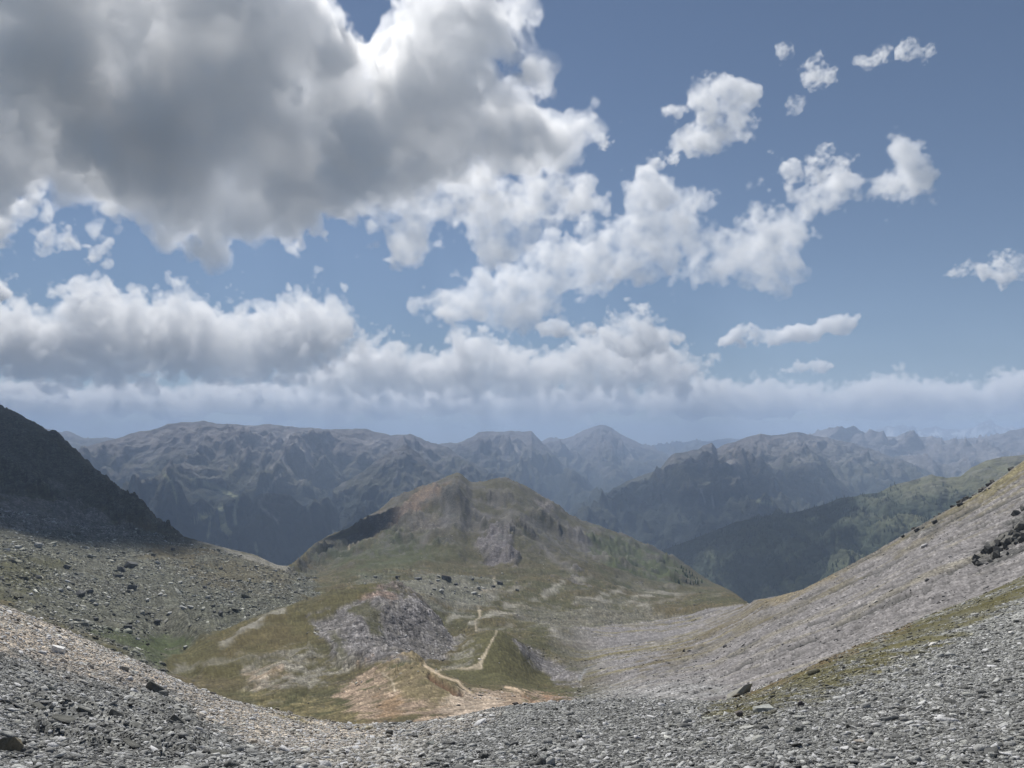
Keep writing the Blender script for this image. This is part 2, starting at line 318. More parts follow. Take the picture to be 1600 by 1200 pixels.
# meadow with pale limestone scars
for L_ in ([(700,968),(718,960),(712,954)], [(735,975),(770,962),(810,958)], [(790,945),(820,945)], [(850,930),(868,918),(880,912)], [(900,935),(950,940),(985,945)], [(970,945),(1000,932),(1040,926)], [(940,928),(985,920),(1060,930)], [(1000,945),(1015,955)], [(860,990),(880,1000),(905,1005)]):
    stroke(L_, 2.2, PALE * 1.1, 3, 9.3, 13.2, .8, wob=6)
for i_ in range(70):
    a_ = random.uniform(640, 1120); b_ = random.uniform(905, 985); w_ = random.uniform(8, 34)
    stroke([(a_, b_), (a_ + w_, b_ - random.uniform(-3, 6))], random.uniform(.8, 2.2), PALE, 2.5, 9.6, 13, random.uniform(.25, .6), wob=4)
paint([(560,905),(700,895),(780,905),(760,945),(690,955),(600,930)], (.19,.19,.165), 8, 12, 9.8, 13, .6, 1)
paint([(790,960),(900,945),(1000,950),(1080,975),(980,985),(860,985)], (.18,.175,.15), 10, 14, 9.4, 12.6, .6, .9)
paint([(940,1030),(975,1020),(965,1040),(940,1048)], PALE * 1.05, 4, 5, 6.5, 10.5, .85, .5)
stroke([(906,1062),(915,1045),(940,1035),(965,1020)], 2.2, (.34,.35,.36), 2, 6.5, 11, .8)
stroke([(896,1093),(912,1095)], 1.6, (.30,.36,.42), 1, 5, 8.5, .8)
# central hill
hillm = smooth(11.7, 12.5, KAP) * (1 - smooth(14.6, 15.2, KAP)) * front * smooth(478, 560, PX) * (1 - smooth(1040, 1130, PX))
relief[:] = np.maximum(relief, hillm * .6)
hc = np.array((.098, .092, .055)) * (1 + .25 * mid[..., None]) * (1 - .25 * smooth(-.1, .4, big)[..., None])
tone[:] = tone * (1 - .75 * hillm[..., None]) + hc * .75 * hillm[..., None]
band = ridged(TX / 150 + TY / 260, TY / 70 + .35 * big, 5, .58, 57); oc = smooth(.50, .68, band + .12 * fine) * hillm * smooth(12.2, 12.9, KAP)
relief[:] = np.maximum(relief, oc * 1.0); oc = (oc * .75)[..., None]; tone[:] = tone * (1 - oc) + np.array((.115, .108, .10)) * oc
sc_ = (smooth(.10, .42, fbm(TX / 40 + TY / 70, TY / 170, 5, .6, 58)) * hillm * smooth(12.2, 12.8, KAP) * .55)[..., None]; tone[:] = tone * (1 - sc_) + MAUVE * .85 * sc_
for P_, c_, a_ in (([(600,800),(660,775),(700,755),(690,790),(640,815),(570,860),(545,862)], (.24,.175,.13), .75), ([(690,768),(705,765),(712,800),(700,815),(688,800)], DARK * 1.2, .9),
                   ([(750,830),(790,825),(800,860),(805,880),(770,878),(745,860)], (.19,.175,.18), .9), ([(765,830),(785,832),(790,855),(760,850)], DARK * 1.4, .6),
                   ([(840,775),(866,790),(874,805),(850,800)], (.21,.19,.175), .9), ([(615,850),(640,842),(645,852),(622,858)], DARK, .8),
                   ([(680,852),(705,850),(700,862),(682,864)], DARK, .8), ([(860,840),(872,838),(869,850),(862,848)], DARK, .8),
                   ([(700,815),(725,808),(728,828),(708,832)], DARK * 1.3, .7), ([(640,815),(680,800),(690,820),(640,840)], (.18,.16,.14), .6),
                   ([(885,900),(900,895),(915,912),(895,912)], MAUVE * .9, .8), ([(820,800),(845,810),(860,830),(835,825)], DARK * 1.5, .6)):
    paint(P_, c_, 4, 9, 11, 15, a_, .8, 1.1)
for L_ in ([(880,820),(900,840),(930,870),(950,882)], [(895,830),(925,855)], [(740,800),(770,812),(800,818)], [(700,790),(690,830),(660,850)], [(840,850),(870,880),(890,890)]):
    stroke(L_, 3.5, MAUVE, 3.5, 11, 15, .7, wob=3)
paint([(455,890),(480,880),(495,858),(560,835),(590,815),(580,840),(540,865),(500,890)], DARK * .8, 4, 6, 12.2, 15, .9, .6, 1)  # left shoulder: dark cliff rock, with the shade over it painted into the colour
paint([(500,880),(560,860),(620,840),(700,870),(640,890),(560,895)], GREEN * 1.15, 12, 14, 11, 14.5, .6, .3)
paint([(930,840),(1000,852),(1090,905),(1060,915),(960,895)], GREEN * 1.2, 10, 12, 11, 15, .8, .2)
stroke([(538,848),(540,860),(546,866)], 1.5, PATH, 1, 12, 15, .8)
# scree slope on the right: streaks follow the fall line
scree = front & (PX > 860) & (KAP > 5.0) & (KAP < 10.6)
sm = scree * smooth(880, 1020, PX + 2 * (1100 - PY) * .3)
st1 = fbm(TX / 150, TY / 15.0 + TX / 130, 5, .6, 71); st2 = fbm(TX / 60, TY / 5.0 + TX / 45, 5, .62, 72)
scol = MAUVE * 1.08 * (1 + .30 * st1[..., None] + .2 * st2[..., None])
edge_k = smooth(7.3, 8.6, KAP + .5 * WOB)
gr_ = smooth(.05, .32, st1 + .2 * mid) * (.4 + .5 * edge_k)
scol = scol * (1 - gr_[..., None]) + np.array((.165, .145, .075)) * gr_[..., None]
dk = smooth(.26, .40, st2 + .35 * fbm(TX / 40, TY / 14, 3, .5, 75))
scol = scol * (1 - .75 * dk[..., None]) + DARK * .75 * dk[..., None]
tone[:] = tone * (1 - sm[..., None]) + scol * sm[..., None]; stony[:] = stony * (1 - sm) + .5 * sm
TZ -= sm * dk * .9 + sm * .5 * smooth(0, -.4, st1)
rs = random.Random(5)
for L_, w_ in (([(1195,942),(1300,897),(1400,846),(1450,816),(1520,775)], 7), ([(1400,868),(1500,803),(1595,742)], 5), ([(1150,985),(1240,950),(1330,905)], 5), ([(1050,1040),(1130,1003),(1200,965)], 5)):
    stroke(L_, w_, (.125, .108, .062), 6, 5, 10.3, .6, wob=6)
RILLS = [[(1417,867),(1347,903)], [(1424,925),(1377,947)], [(1350,943),(1307,963)], [(1337,963),(1307,980)], [(1550,860),(1457,907)], [(1294,967),(1264,977)], [(1400,877),(1367,897)], [(1280,993),(1234,1012)], [(1177,1030),(1134,1053)], [(1217,1002),(1187,1013)], [(1167,1017),(1140,1025)], [(1422,927),(1300,982)], [(1598,770),(1500,822)], [(1530,790),(1440,838)]]
for i_ in range(80):
    a_ = rs.uniform(1020, 1600); top = 935 - (a_ - 1190) * .53; bot = 1095 - (a_ - 1100) * .42; b_ = rs.uniform(top + 6, bot - 4); l_ = rs.uniform(10, 60)
    RILLS.append([(a_, b_), (a_ - l_, b_ + l_ * rs.uniform(.42, .5))])
for i_, L_ in enumerate(RILLS): stroke(L_, 1.3 if i_ > 13 else 2.2, DARK * .8, 1.2, 5, 10.3, .95 if i_ < 14 else rs.uniform(.4, .85), dig=.8, wob=1.6)
paint([(1000,1040),(1060,1010),(1140,965),(1185,940),(1200,945),(1100,1000),(1000,1050)], GRASS2, 6, 9, 6, 10.3, .75, .4)
paint([(1190,935),(1300,893),(1310,900),(1210,945)], (.20,.165,.10), 4, 6, 6, 10.3, .7, .5)
paint([(860,1100),(960,1075),(1100,1060),(1150,1080),(1060,1096),(900,1098)], (.25,.25,.245), 8, 10, 4.6, 7.5, .7, 1)

paint([(1528,886),(1545,850),(1580,815),(1620,770),(1620,850),(1570,868)], DARK, 6, 14, 4.8, 8, .8, 1)
paint([(1412,835),(1440,812),(1480,792),(1440,830),(1425,838)], DARK * 1.3, 4, 10, 5, 10.3, .7, 1)

# ---- relief: rough rock on the hill and cliffs, hummocks in the meadow, small lumps near by
relief_n = ridged(TX / 190 + .25 * big, TY / 230, 6, .5, 51)
zoneM = smooth(5.6, 6.4, KAP)
TZ += zoneM * (1 - sm) * (1.6 * big + 1.1 * mid + .5 * fine) * np.clip(rad / 500, .25, 1.3)
crestf = 1 - .6 * smooth(13.3, 14, KAP)
TZ += relief * (relief_n - .38) * 46 * smooth(11.3, 12.6, KAP) * crestf
TZ += relief ** 2 * (ridged(TX / 45 + .4 * mid, TY / 60, 5, .6, 53) - .4) * 13 * smooth(11, 12, KAP) * crestf
hs = (smooth(.6, .8, ridged(TX / 45 + .4 * mid, TY / 60, 5, .6, 53)) * hillm * .55)[..., None]; tone[:] = tone * (1 - hs) + MAUVE * .75 * hs
TZ += relief * (1 - smooth(11, 12, KAP)) * (ridged(TX / 60, TY / 90, 6, .5, 52) - .4) * 10
meadow = smooth(9.8, 10.4, KAP) * (1 - smooth(12, 12.6, KAP)) * front * (PX > 480)
TZ += meadow * 8 * fbm(TX / 85, TY / 75, 5, .5, 61)
bould = smooth(5.6, 6.2, KAP) * (1 - smooth(13, 14, KAP)) * front * (PX < 480)
TZ += bould * 5.0 * fbm(TX / 60, TY / 60, 5, .6, 62)
nz = nearm * smooth(2.2, 12, rad)
TZ += nz * (.35 * mid + .16 * fine + .05 * fbm(TX / .7, TY / .7, 3, .6, 15))
# slabby ledges breaking out of the left foreground
lm = nz * (PX < 560) * front * smooth(0, 14, in_poly([(20,1080),(120,1090),(230,1070),(300,1100),(330,1150),(300,1190),(150,1180),(60,1150)], PX, PY) + 25 * WOB)
tt = (TX * .55 + TY * .9) * .55 + .8 * mid; TZ += lm * .30 * (smooth(.0, .16, tt - np.floor(tt)) - (tt - np.floor(tt))); 
tone[:] = tone * (1 - .3 * lm[..., None] * smooth(.1, .4, mid + fine)[..., None])

gr = np.random.default_rng(77).normal(0, 1, TX.shape) * (1 - .85 * np.maximum(hillm, smooth(12.5, 13, KAP)))
gr = gr + .8 * fbm(TX / (.012 * scl * 20 + .05), TY / (.012 * scl * 20 + .05), 3, .7, 88) * 1.5
tone *= (1 - .16 * smooth(5.0, 5.6, KAP) * (1 - sm))[..., None]
tone *= np.exp((.12 + .13 * stony) * gr * smooth(5.0, 5.6, KAP))[..., None]
TZ += smooth(5.2, 6, KAP) * (1 - smooth(13.6, 14, KAP)) * np.clip(rad, 100, 1500) * .0003 * gr * (.2 + stony)
M_T = {'near': M_NEAR, 'mid': M_MID}
def piece(name, sel, mat, label, cat):
    f = FACES[sel]; used = np.unique(f); mp = np.zeros(TX.size, np.int32); mp[used] = np.arange(len(used))
    o = mesh_np(name, VERT[used], mp[f], mat, {'tone': tone.reshape(-1, 3)[used], 'stony': stony.reshape(-1)[used]})
    return tag(o, label, cat, 'structure')
VERT = np.stack([TX, TY, TZ], -1).reshape(-1, 3)
FACES = grid_faces(*TX.shape)[:, ::-1]
fk = KAP.reshape(-1)[FACES[:, 0]]; fpx = PX.reshape(-1)[FACES[:, 0]]; fr = front.reshape(-1)[FACES[:, 0]]
near_f = fk < 5.0
right_f = ~near_f & (fk < 10.5) & (((fpx > 1010) & fr) | (~fr & (TX.reshape(-1)[FACES[:, 0]] > 0)))
hill_f = ~near_f & ~right_f & (fk >= 11.9) & fr & (fpx > 478)
left_f = ~near_f & ~right_f & ~hill_f & ((fr & (fpx < 478) & (fk > 9.6)) | (~fr))
val_f = ~(near_f | right_f | hill_f | left_f)
near_ground = piece('scree_ground', near_f, M_NEAR, 'grey and beige stony ground in the foreground falling away to the valley', 'ground')
piece('scree_slope', right_f, M_MID, 'streaked grey scree slope rising steeply to a rocky edge', 'slope')
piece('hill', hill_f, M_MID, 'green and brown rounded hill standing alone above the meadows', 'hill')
piece('mountain_slope', left_f, M_MID, 'dark mountainside in cloud shadow above the boulder field', 'slope')
piece('valley_terrain', val_f, M_MID, 'grassy hummocks, meadows and pale paths filling the high valley', 'terrain')
n_ = len(azs); Vc = np.concatenate([np.stack([TX[0], TY[0], TZ[0] - .003], -1), [[0, 0, -1.72]]])
spot = mesh_np('standing_spot', Vc, np.array([(i_ + 1, i_, n_) for i_ in range(n_ - 1)]), M_NEAR, {'tone': np.tile(GREY, (n_ + 1, 1)), 'stony': np.ones(n_ + 1)})
spot.parent = near_ground                                  # the stony ground under the viewer's feet
def ground_z(x, y):
    """height of the finished terrain, bilinear on the polar grid"""
    x = np.asarray(x, float); y = np.asarray(y, float); a = np.arctan2(x, y); l = np.log(np.hypot(x, y))
    i = np.clip(np.searchsorted(azs, a) - 1, 0, len(azs) - 2); u = (a - azs[i]) / (azs[i + 1] - azs[i])
    v = np.clip((l - lrs[0]) / (lrs[1] - lrs[0]), 0, NRW - 1.001); j = v.astype(int); v = v - j
    return (TZ[j, i] * (1 - u) + TZ[j, i + 1] * u) * (1 - v) + (TZ[j + 1, i] * (1 - u) + TZ[j + 1, i + 1] * u) * v
def ground_at(px, py, k0, k1):
    """where the line of sight through a photo pixel meets the terrain between two features"""
    r = ray(px, py); a = math.atan2(r.x, r.y); i = int(np.clip(np.searchsorted(azs, a), 1, len(azs) - 1))
    tz = r.z / math.hypot(r.x, r.y); s = TZ[:, i] / rad[:, 0]; ok = (KAP[:, i] >= k0) & (KAP[:, i] <= k1)
    j = int(np.argmin(np.where(ok, np.abs(s - tz), 9))); q = math.exp(lrs[j])
    x, y = q * math.sin(a), q * math.cos(a); return x, y, float(ground_z(x, y))
print('terrain done')
# ------------------------------------------------------------------ distant ground and ranges
def mountain_range(name, label, sky_line, foot, amp=160, spur=900, nc=260, nr=130, back=.6, seed=1, tree=-420, rocky=120, snow=None, cat='mountain', pal=None, strokes=(), crest_amp=.35):
    """sky_line: (px, py, distance) along the crest; foot: (distance, height) of its base, seen from the camera's side"""
    Lp = np.array(sky_line, float); px = np.linspace(Lp[0, 0], Lp[-1, 0], nc)
    py = np.interp(px, Lp[:, 0], Lp[:, 1]); dc = pchip(Lp[:, 0], Lp[:, 2], px) if len(Lp) > 2 else np.interp(px, Lp[:, 0], Lp[:, 2])
    C = np.array([tuple(at(a, b, d)) for a, b, d in zip(px, py, dc)])
    t = np.concatenate([-np.linspace(1, 0, 24, endpoint=False) ** 1.3 * back, np.linspace(0, 1, nr) ** 1.15])[:, None]
    fd = np.interp(px, [p[0] for p in foot], [p[1] for p in foot]); fz = np.interp(px, [p[0] for p in foot], [p[2] for p in foot])
    zc = C[:, 2]; ln = dc - fd
    D = dc[None] - t * ln[None]; X = (C[:, 0] / C[:, 1])[None] * D
    g = np.where(t >= 0, np.clip(t, 0, 1) ** .86, np.abs(t) ** .9); Z = zc[None] - (zc - fz)[None] * g
    wx = X + spur * .35 * fbm(X / spur, D / spur, 3, .5, seed + 90); wy = D + spur * .35 * fbm(X / spur, D / spur, 3, .5, seed + 91)
    along = np.abs(t) * ln[None]
    r1 = ridged(wx / spur, wy / (spur * 2.6), 6, .52, seed); r2 = ridged(wx / (spur * .4), wy / (spur * .55), 5, .55, seed + 7)
    env = smooth(0, spur * 1.1, along) * (1 - .5 * smooth(.75, 1, t)); env2 = crest_amp * .55 + smooth(0, spur * .35, along)
    Z = Z + amp * 2.9 * (r1 - .42) * env + amp * .55 * (r2 - .45) * env2 + amp * .2 * (ridged(wx / (spur * .16), wy / (spur * .22), 4, .55, seed + 11) - .45) * env2 + amp * .12 * fbm(X / (spur * .09), D / (spur * .09), 4, .6, seed + 3) * (crest_amp + env)
    QX, QY = to_px(X, D, Z)
    h = Z + 130 * fbm(X / 800, D / 800, 5, .55, seed + 5) + 60 * fbm(X / 150, D / 150, 3, .6, seed + 8)
    p = dict(tree=(.022, .028, .020), turf=(.075, .074, .050), rock=(.17, .155, .152), pale=(.30, .275, .26)); p.update(pal or {})
    T = lambda c: np.array(c)[None, None]
    a = smooth(tree - 60, tree + 60, h)[..., None]; tone = T(p['tree']) * (1 - a) + T(p['turf']) * a
    b = smooth(rocky - 200, rocky + 120, h)[..., None]; tone = tone * (1 - b) + T(p['rock']) * b
    gz = np.gradient(Z, axis=1) / np.maximum(np.hypot(np.gradient(X, axis=1), 1), 1); steep = smooth(.5, 1.1, np.abs(gz))[..., None]
    c = (smooth(.56, .75, r2) * smooth(tree - 100, tree + 150, h) * .6)[..., None]; tone = tone * (1 - c) + T(p['rock']) * .8 * c
    e = (smooth(.30, .16, r2) * smooth(tree + 50, tree + 300, h))[..., None] * .6; tone = tone * (1 - e) + T(p['pale']) * e
    e = (smooth(.62, .8, r1) * (1 - smooth(tree, tree + 200, h)) * smooth(tree - 500, tree - 100, h))[..., None] * .35; tone = tone * (1 - e) + T(p['turf']) * e
    if snow is not None:
        s = (smooth(snow, snow + 160, Z + 240 * fbm(X / 700, D / 700, 4, .6, seed + 33)) * smooth(.62, .4, r2))[..., None]; tone = tone * (1 - s) + np.array((.75, .78, .82)) * s
    for L_, w, col, am in strokes:
        d = near_line(L_, QX, QY) + 1.6 * fbm(X / 90, D / 90, 3, .6, seed + 44); m_ = ((1 - smooth(w - 1, w + 1, d)) * am)[..., None]; tone = tone * (1 - m_) + np.array(col) * m_
    V = np.stack([X, D, Z], -1).reshape(-1, 3)
    o = mesh_np(name, V, grid_faces(*X.shape), M_FAR, {'tone': tone.reshape(-1, 3), 'stony': np.ones(len(V))})
    tag(o, label, cat, 'structure'); return o, (X, D, Z, QX, QY, h)
def pts(s, d): return [(x, y, d[0] + (d[1] - d[0]) * i / max(1, len(s) - 1)) for i, (x, y) in enumerate(s)]
SKI = (.26, .27, .16)
mountain_range('mountain', 'broad hazy ridge with ski runs cut through its dark forest', pts([(-150,640),(20,668),(70,690),(110,706),(150,694),(170,688),(195,681),(215,675),(238,673),(262,663),(290,660),(320,658),(345,663),(365,663),(400,665),(422,661),(445,667),(470,668),(520,671),(570,671),(610,680),(642,679),(665,689),(700,700),(760,735),(830,790)], (7600, 9200)),
    [(-150, 4700, -930), (450, 4500, -940), (830, 6500, -940)], amp=210, spur=1000, nc=480, nr=220, seed=3, tree=-400, rocky=-90,
    strokes=[([(255,740),(268,752),(276,780)], 2, SKI, .8), ([(300,750),(335,760),(372,778),(366,800),(368,818)], 2.6, SKI, .85), ([(345,795),(350,825),(358,832)], 5, SKI, .8), ([(310,805),(330,802),(325,838)], 2, SKI, .8), ([(300,815),(345,800)], 2, SKI, .7), ([(400,852),(401,862)], 2.5, SKI, .7), ([(405,790),(435,815)], 1.6, (.2,.19,.17), .8), ([(440,735),(405,785)], 3, (.2,.19,.17), .7), ([(480,720),(470,760)], 3, (.2,.19,.17), .5)])
mountain_range('mountain', 'far grey crest low behind the dark left slope', pts([(40,660),(75,670),(95,676),(105,673),(130,684),(165,684),(230,692)], (11000, 12500)), [(40, 8500, -700), (230, 9000, -700)], amp=170, spur=900, nc=120, nr=60, seed=5)
mountain_range('mountain', 'dark pointed spur in front of the broad hazy ridge', pts([(520,765),(560,742),(600,712),(622,700),(635,694),(650,706),(672,728),(700,748),(740,790)], (6900, 7200)), [(520, 5000, -940), (740, 5200, -940)], amp=150, spur=600, nc=170, nr=130, seed=8, tree=-420, rocky=-100)
mountain_range('mountain', 'flat-topped hazy mountain with grey cliffs in the middle', pts([(560,740),(620,715),(680,694),(715,692),(735,685),(748,676),(770,673),(787,675),(800,673),(815,675),(830,673),(842,686),(858,702),(880,725),(920,755),(980,800)], (11500, 11500)), [(560, 8000, -940), (980, 8000, -940)], amp=230, spur=1100, nc=240, nr=120, seed=13, tree=-430, rocky=-60)
mountain_range('mountain', 'highest hazy peak with broad grey shoulders', pts([(760,730),(820,702),(845,690),(858,684),(880,687),(895,682),(912,672),(925,667),(940,664),(955,668),(970,678),(990,688),(1010,697),(1050,712),(1110,740),(1160,760)], (15000, 15000)), [(760, 10500, -940), (1160, 10500, -940)], amp=270, spur=1500, nc=240, nr=120, seed=17, tree=-500, rocky=-150)
mountain_range('mountain', 'pale low chain at the end of the valley', pts([(980,705),(1020,697),(1040,694),(1060,692),(1085,688),(1105,690),(1140,684),(1180,690)], (21000, 21000)), [(980, 16500, -700), (1180, 16500, -700)], amp=250, spur=1500, nc=110, nr=50, seed=19)
mountain_range('mountain', 'craggy blue range with forested foot right of the valley', pts([(860,850),(900,812),(935,780),(965,760),(1000,744),(1030,734),(1045,716),(1055,708),(1072,706),(1090,703),(1098,698),(1112,692),(1120,702),(1135,693),(1150,690),(1165,684),(1188,677),(1205,681),(1225,679),(1246,675),(1262,679),(1290,683),(1330,692),(1370,704),(1420,722),(1500,760)], (7400, 8800)),
    [(860, 4800, -940), (1150, 4600, -940), (1500, 5600, -940)], amp=165, spur=900, nc=440, nr=210, seed=23, tree=-390, rocky=-90, strokes=[([(1112,775),(1116,795)], 1.6, (.2,.2,.2), .7), ([(1095,765),(1102,785)], 1.4, (.2,.2,.2), .7), ([(1185,783),(1205,787)], 3, (.16,.17,.1), .7)])
mountain_range('mountain', 'hazy rolling range with twin peak far to the right', pts([(1180,712),(1240,690),(1280,674),(1295,669),(1312,668),(1322,672),(1334,666),(1345,674),(1370,682),(1400,683),(1420,674),(1440,684),(1456,680),(1475,688),(1500,686),(1530,684),(1560,679),(1600,674),(1720,668)], (13000, 12000)), [(1180, 7800, -800), (1720, 7000, -700)], amp=240, spur=1200, nc=240, nr=130, seed=29, tree=-600, rocky=-260)
mountain_range('mountain', 'very distant pale glaciated peaks on the horizon', pts([(1300,684),(1350,674),(1370,671),(1388,666),(1400,668),(1412,663),(1430,672),(1448,670),(1462,667),(1475,671),(1495,673),(1520,669),(1535,660),(1548,656),(1556,663),(1575,667),(1600,669),(1700,672)], (28000, 28000)), [(1300, 23000, -700), (1700, 23000, -700)], amp=330, spur=1500, nc=220, nr=60, seed=31, snow=60, crest_amp=.8)
_, RIDGE = mountain_range('hill', 'dark forested ridge descending behind the right scree slope', pts([(985,905),(1010,878),(1042,858),(1075,845),(1110,832),(1150,816),(1200,806),(1255,797),(1290,788),(1312,779),(1340,775),(1372,769),(1400,757),(1432,750),(1456,742),(1480,746),(1500,744),(1520,730),(1540,720),(1565,715),(1600,711),(1760,680)], (3700, 3000)),
    [(985, 2600, -900), (1200, 2050, -700), (1760, 1500, -330)], amp=75, spur=420, nc=420, nr=170, seed=37, tree=-215, rocky=40, cat='ridge', pal=dict(tree=(.040, .052, .030), turf=(.115, .115, .065), rock=(.17, .165, .145)))
# the low ground that all the ranges stand on
gx = np.linspace(-1, 1, 81); gx = np.sign(gx) * np.abs(gx) ** 2.2 * 43000
GX, GY = np.meshgrid(gx, gx + 0.0); GZ = -955 + 12 * fbm(GX / 3000, GY / 3000, 3, .5, 81); GZ -= 5 * smooth(4000, 2500, np.hypot(GX, GY))
V = np.stack([GX, GY, GZ], -1).reshape(-1, 3)
tag(mesh_np('valley_ground', V, grid_faces(81, 81), M_FAR, {'tone': np.tile(np.array((.04, .05, .03)), (len(V), 1)), 'stony': np.ones(len(V))}), 'dark wooded floor of the deep valley far below', 'ground', 'structure')
print('far done')
# ------------------------------------------------------------------ rocks
def hull_mesh(name, n, dims, seed, mat, jag=.25):
    """angular block: the hull of scattered points, cut flat on a few sides"""
    rg = random.Random(seed); bm = bmesh.new()
    for i in range(n):
        v = Vector((rg.gauss(0, 1), rg.gauss(0, 1), rg.gauss(0, 1))).normalized()
        v = Vector([math.copysign(abs(c) ** .6, c) for c in v]) * (1 - jag * rg.random())
        bm.verts.new((v.x * dims[0], v.y * dims[1], v.z * dims[2]))
    r = bmesh.ops.convex_hull(bm, input=bm.verts)
    bmesh.ops.delete(bm, geom=list({e for e in r['geom_interior'] + r['geom_unused'] if isinstance(e, bmesh.types.BMVert)}), context='VERTS')
    bmesh.ops.dissolve_limit(bm, angle_limit=R(9), verts=bm.verts, edges=bm.edges)
    bmesh.ops.triangulate(bm, faces=bm.faces)
    me = bpy.data.meshes.new(name); bm.to_mesh(me); bm.free()
    if mat: me.materials.append(mat)
    return me
def rock_material(name, instanced):
    m = bpy.data.materials.new(name); m.use_nodes = True; nt = m.node_tree; N, L = nt.nodes.new, nt.links.new
    b = nt.nodes['Principled BSDF']; b.inputs['Roughness'].default_value = .85; b.inputs['Specular IOR Level'].default_value = .25
    if instanced: a = N('ShaderNodeAttribute'); a.attribute_type = 'INSTANCER'; a.attribute_name = 'tint'; c = a.outputs['Color']
    else: a = N('ShaderNodeObjectInfo'); c = a.outputs['Color']
    tc = N('ShaderNodeTexCoord'); n = N('ShaderNodeTexNoise'); n.inputs['Scale'].default_value = 2.2; n.inputs['Detail'].default_value = 9; n.inputs['Roughness'].default_value = .7
    L(tc.outputs['Object'], n.inputs['Vector'])
    mr = N('ShaderNodeMapRange'); mr.inputs[1].default_value = .3; mr.inputs[2].default_value = .7; mr.inputs[3].default_value = .62; mr.inputs[4].default_value = 1.3; L(n.outputs[0], mr.inputs[0])
    s = N('ShaderNodeVectorMath'); s.operation = 'SCALE'; L(c, s.inputs[0]); L(mr.outputs[0], s.inputs['Scale']); L(s.outputs[0], b.inputs['Base Color'])
    bp = N('ShaderNodeBump'); bp.inputs['Strength'].default_value = .6; bp.inputs['Distance'].default_value = .12; L(n.outputs[0], bp.inputs['Height']); L(bp.outputs[0], b.inputs['Normal'])
    return m
M_STONE = rock_material('loose_stone', True); M_ROCK = rock_material('rock_face', False)
SHARDS = [((1, .7, .3), 14), ((1, .55, .25), 12), ((1, .8, .45), 14), ((1, .65, .55), 14), ((1, .9, .35), 16), ((1, .5, .4), 12), ((1, .75, .2), 14), ((1, .8, .7), 16)]
def tone_at(x, y):
    a = np.arctan2(x, y); i = np.clip(np.searchsorted(azs, a), 0, len(azs) - 1); j = np.clip(((np.log(np.hypot(x, y)) - lrs[0]) / (lrs[1] - lrs[0])).astype(int), 0, NRW - 1)
    return tone[j, i], KAP[j, i], stony[j, i], PX[j, i], PY[j, i]
def normal_at(x, y, e):
    return np.stack([-(ground_z(x + e, y) - ground_z(x - e, y)) / (2 * e), -(ground_z(x, y + e) - ground_z(x, y - e)) / (2 * e), np.ones_like(x)], -1)
def scatter_group():
    ng = bpy.data.node_groups.new('scatter', 'GeometryNodeTree'); S_ = ng.interface.new_socket
    S_('Geometry', in_out='INPUT', socket_type='NodeSocketGeometry'); S_('Geometry', in_out='OUTPUT', socket_type='NodeSocketGeometry')
    N, L = ng.nodes.new, ng.links.new; gi = N('NodeGroupInput'); go = N('NodeGroupOutput')
    def attr(name, t):
        n = N('GeometryNodeInputNamedAttribute'); n.data_type = t; n.inputs['Name'].default_value = name; return n.outputs[0]
    cmpn = N('FunctionNodeCompare'); cmpn.data_type = 'FLOAT'; cmpn.operation = 'GREATER_THAN'; L(attr('variant', 'FLOAT'), cmpn.inputs[0]); cmpn.inputs[1].default_value = -.5
    sp = N('GeometryNodeSeparateGeometry'); sp.domain = 'POINT'; L(gi.outputs[0], sp.inputs[0]); L(cmpn.outputs[0], sp.inputs[1])
    sti = N('GeometryNodeSplitToInstances'); sti.domain = 'POINT'; L(sp.outputs[0], sti.inputs[0])
    f2i = N('FunctionNodeFloatToInt'); L(attr('variant', 'FLOAT'), f2i.inputs[0]); L(f2i.outputs[0], sti.inputs['Group ID'])
    mp = N('GeometryNodeMeshToPoints'); L(sp.outputs[1], mp.inputs[0])
    al = N('FunctionNodeAlignRotationToVector'); al.axis = 'Z'
    cx = N('ShaderNodeCombineXYZ'); L(attr('yaw', 'FLOAT'), cx.inputs[2]); er = N('FunctionNodeEulerToRotation'); L(cx.outputs[0], er.inputs[0])
    L(er.outputs[0], al.inputs['Rotation']); L(attr('up', 'FLOAT_VECTOR'), al.inputs['Vector'])
    ip = N('GeometryNodeInstanceOnPoints'); ip.inputs['Pick Instance'].default_value = True
    L(mp.outputs[0], ip.inputs['Points']); L(sti.outputs[0], ip.inputs['Instance'])
    pk = N('FunctionNodeFloatToInt'); L(attr('pick', 'FLOAT'), pk.inputs[0]); L(pk.outputs[0], ip.inputs['Instance Index'])
    L(al.outputs[0], ip.inputs['Rotation']); L(attr('size', 'FLOAT_VECTOR'), ip.inputs['Scale']); L(ip.outputs[0], go.inputs[0])
    return ng
SCATTER = scatter_group()
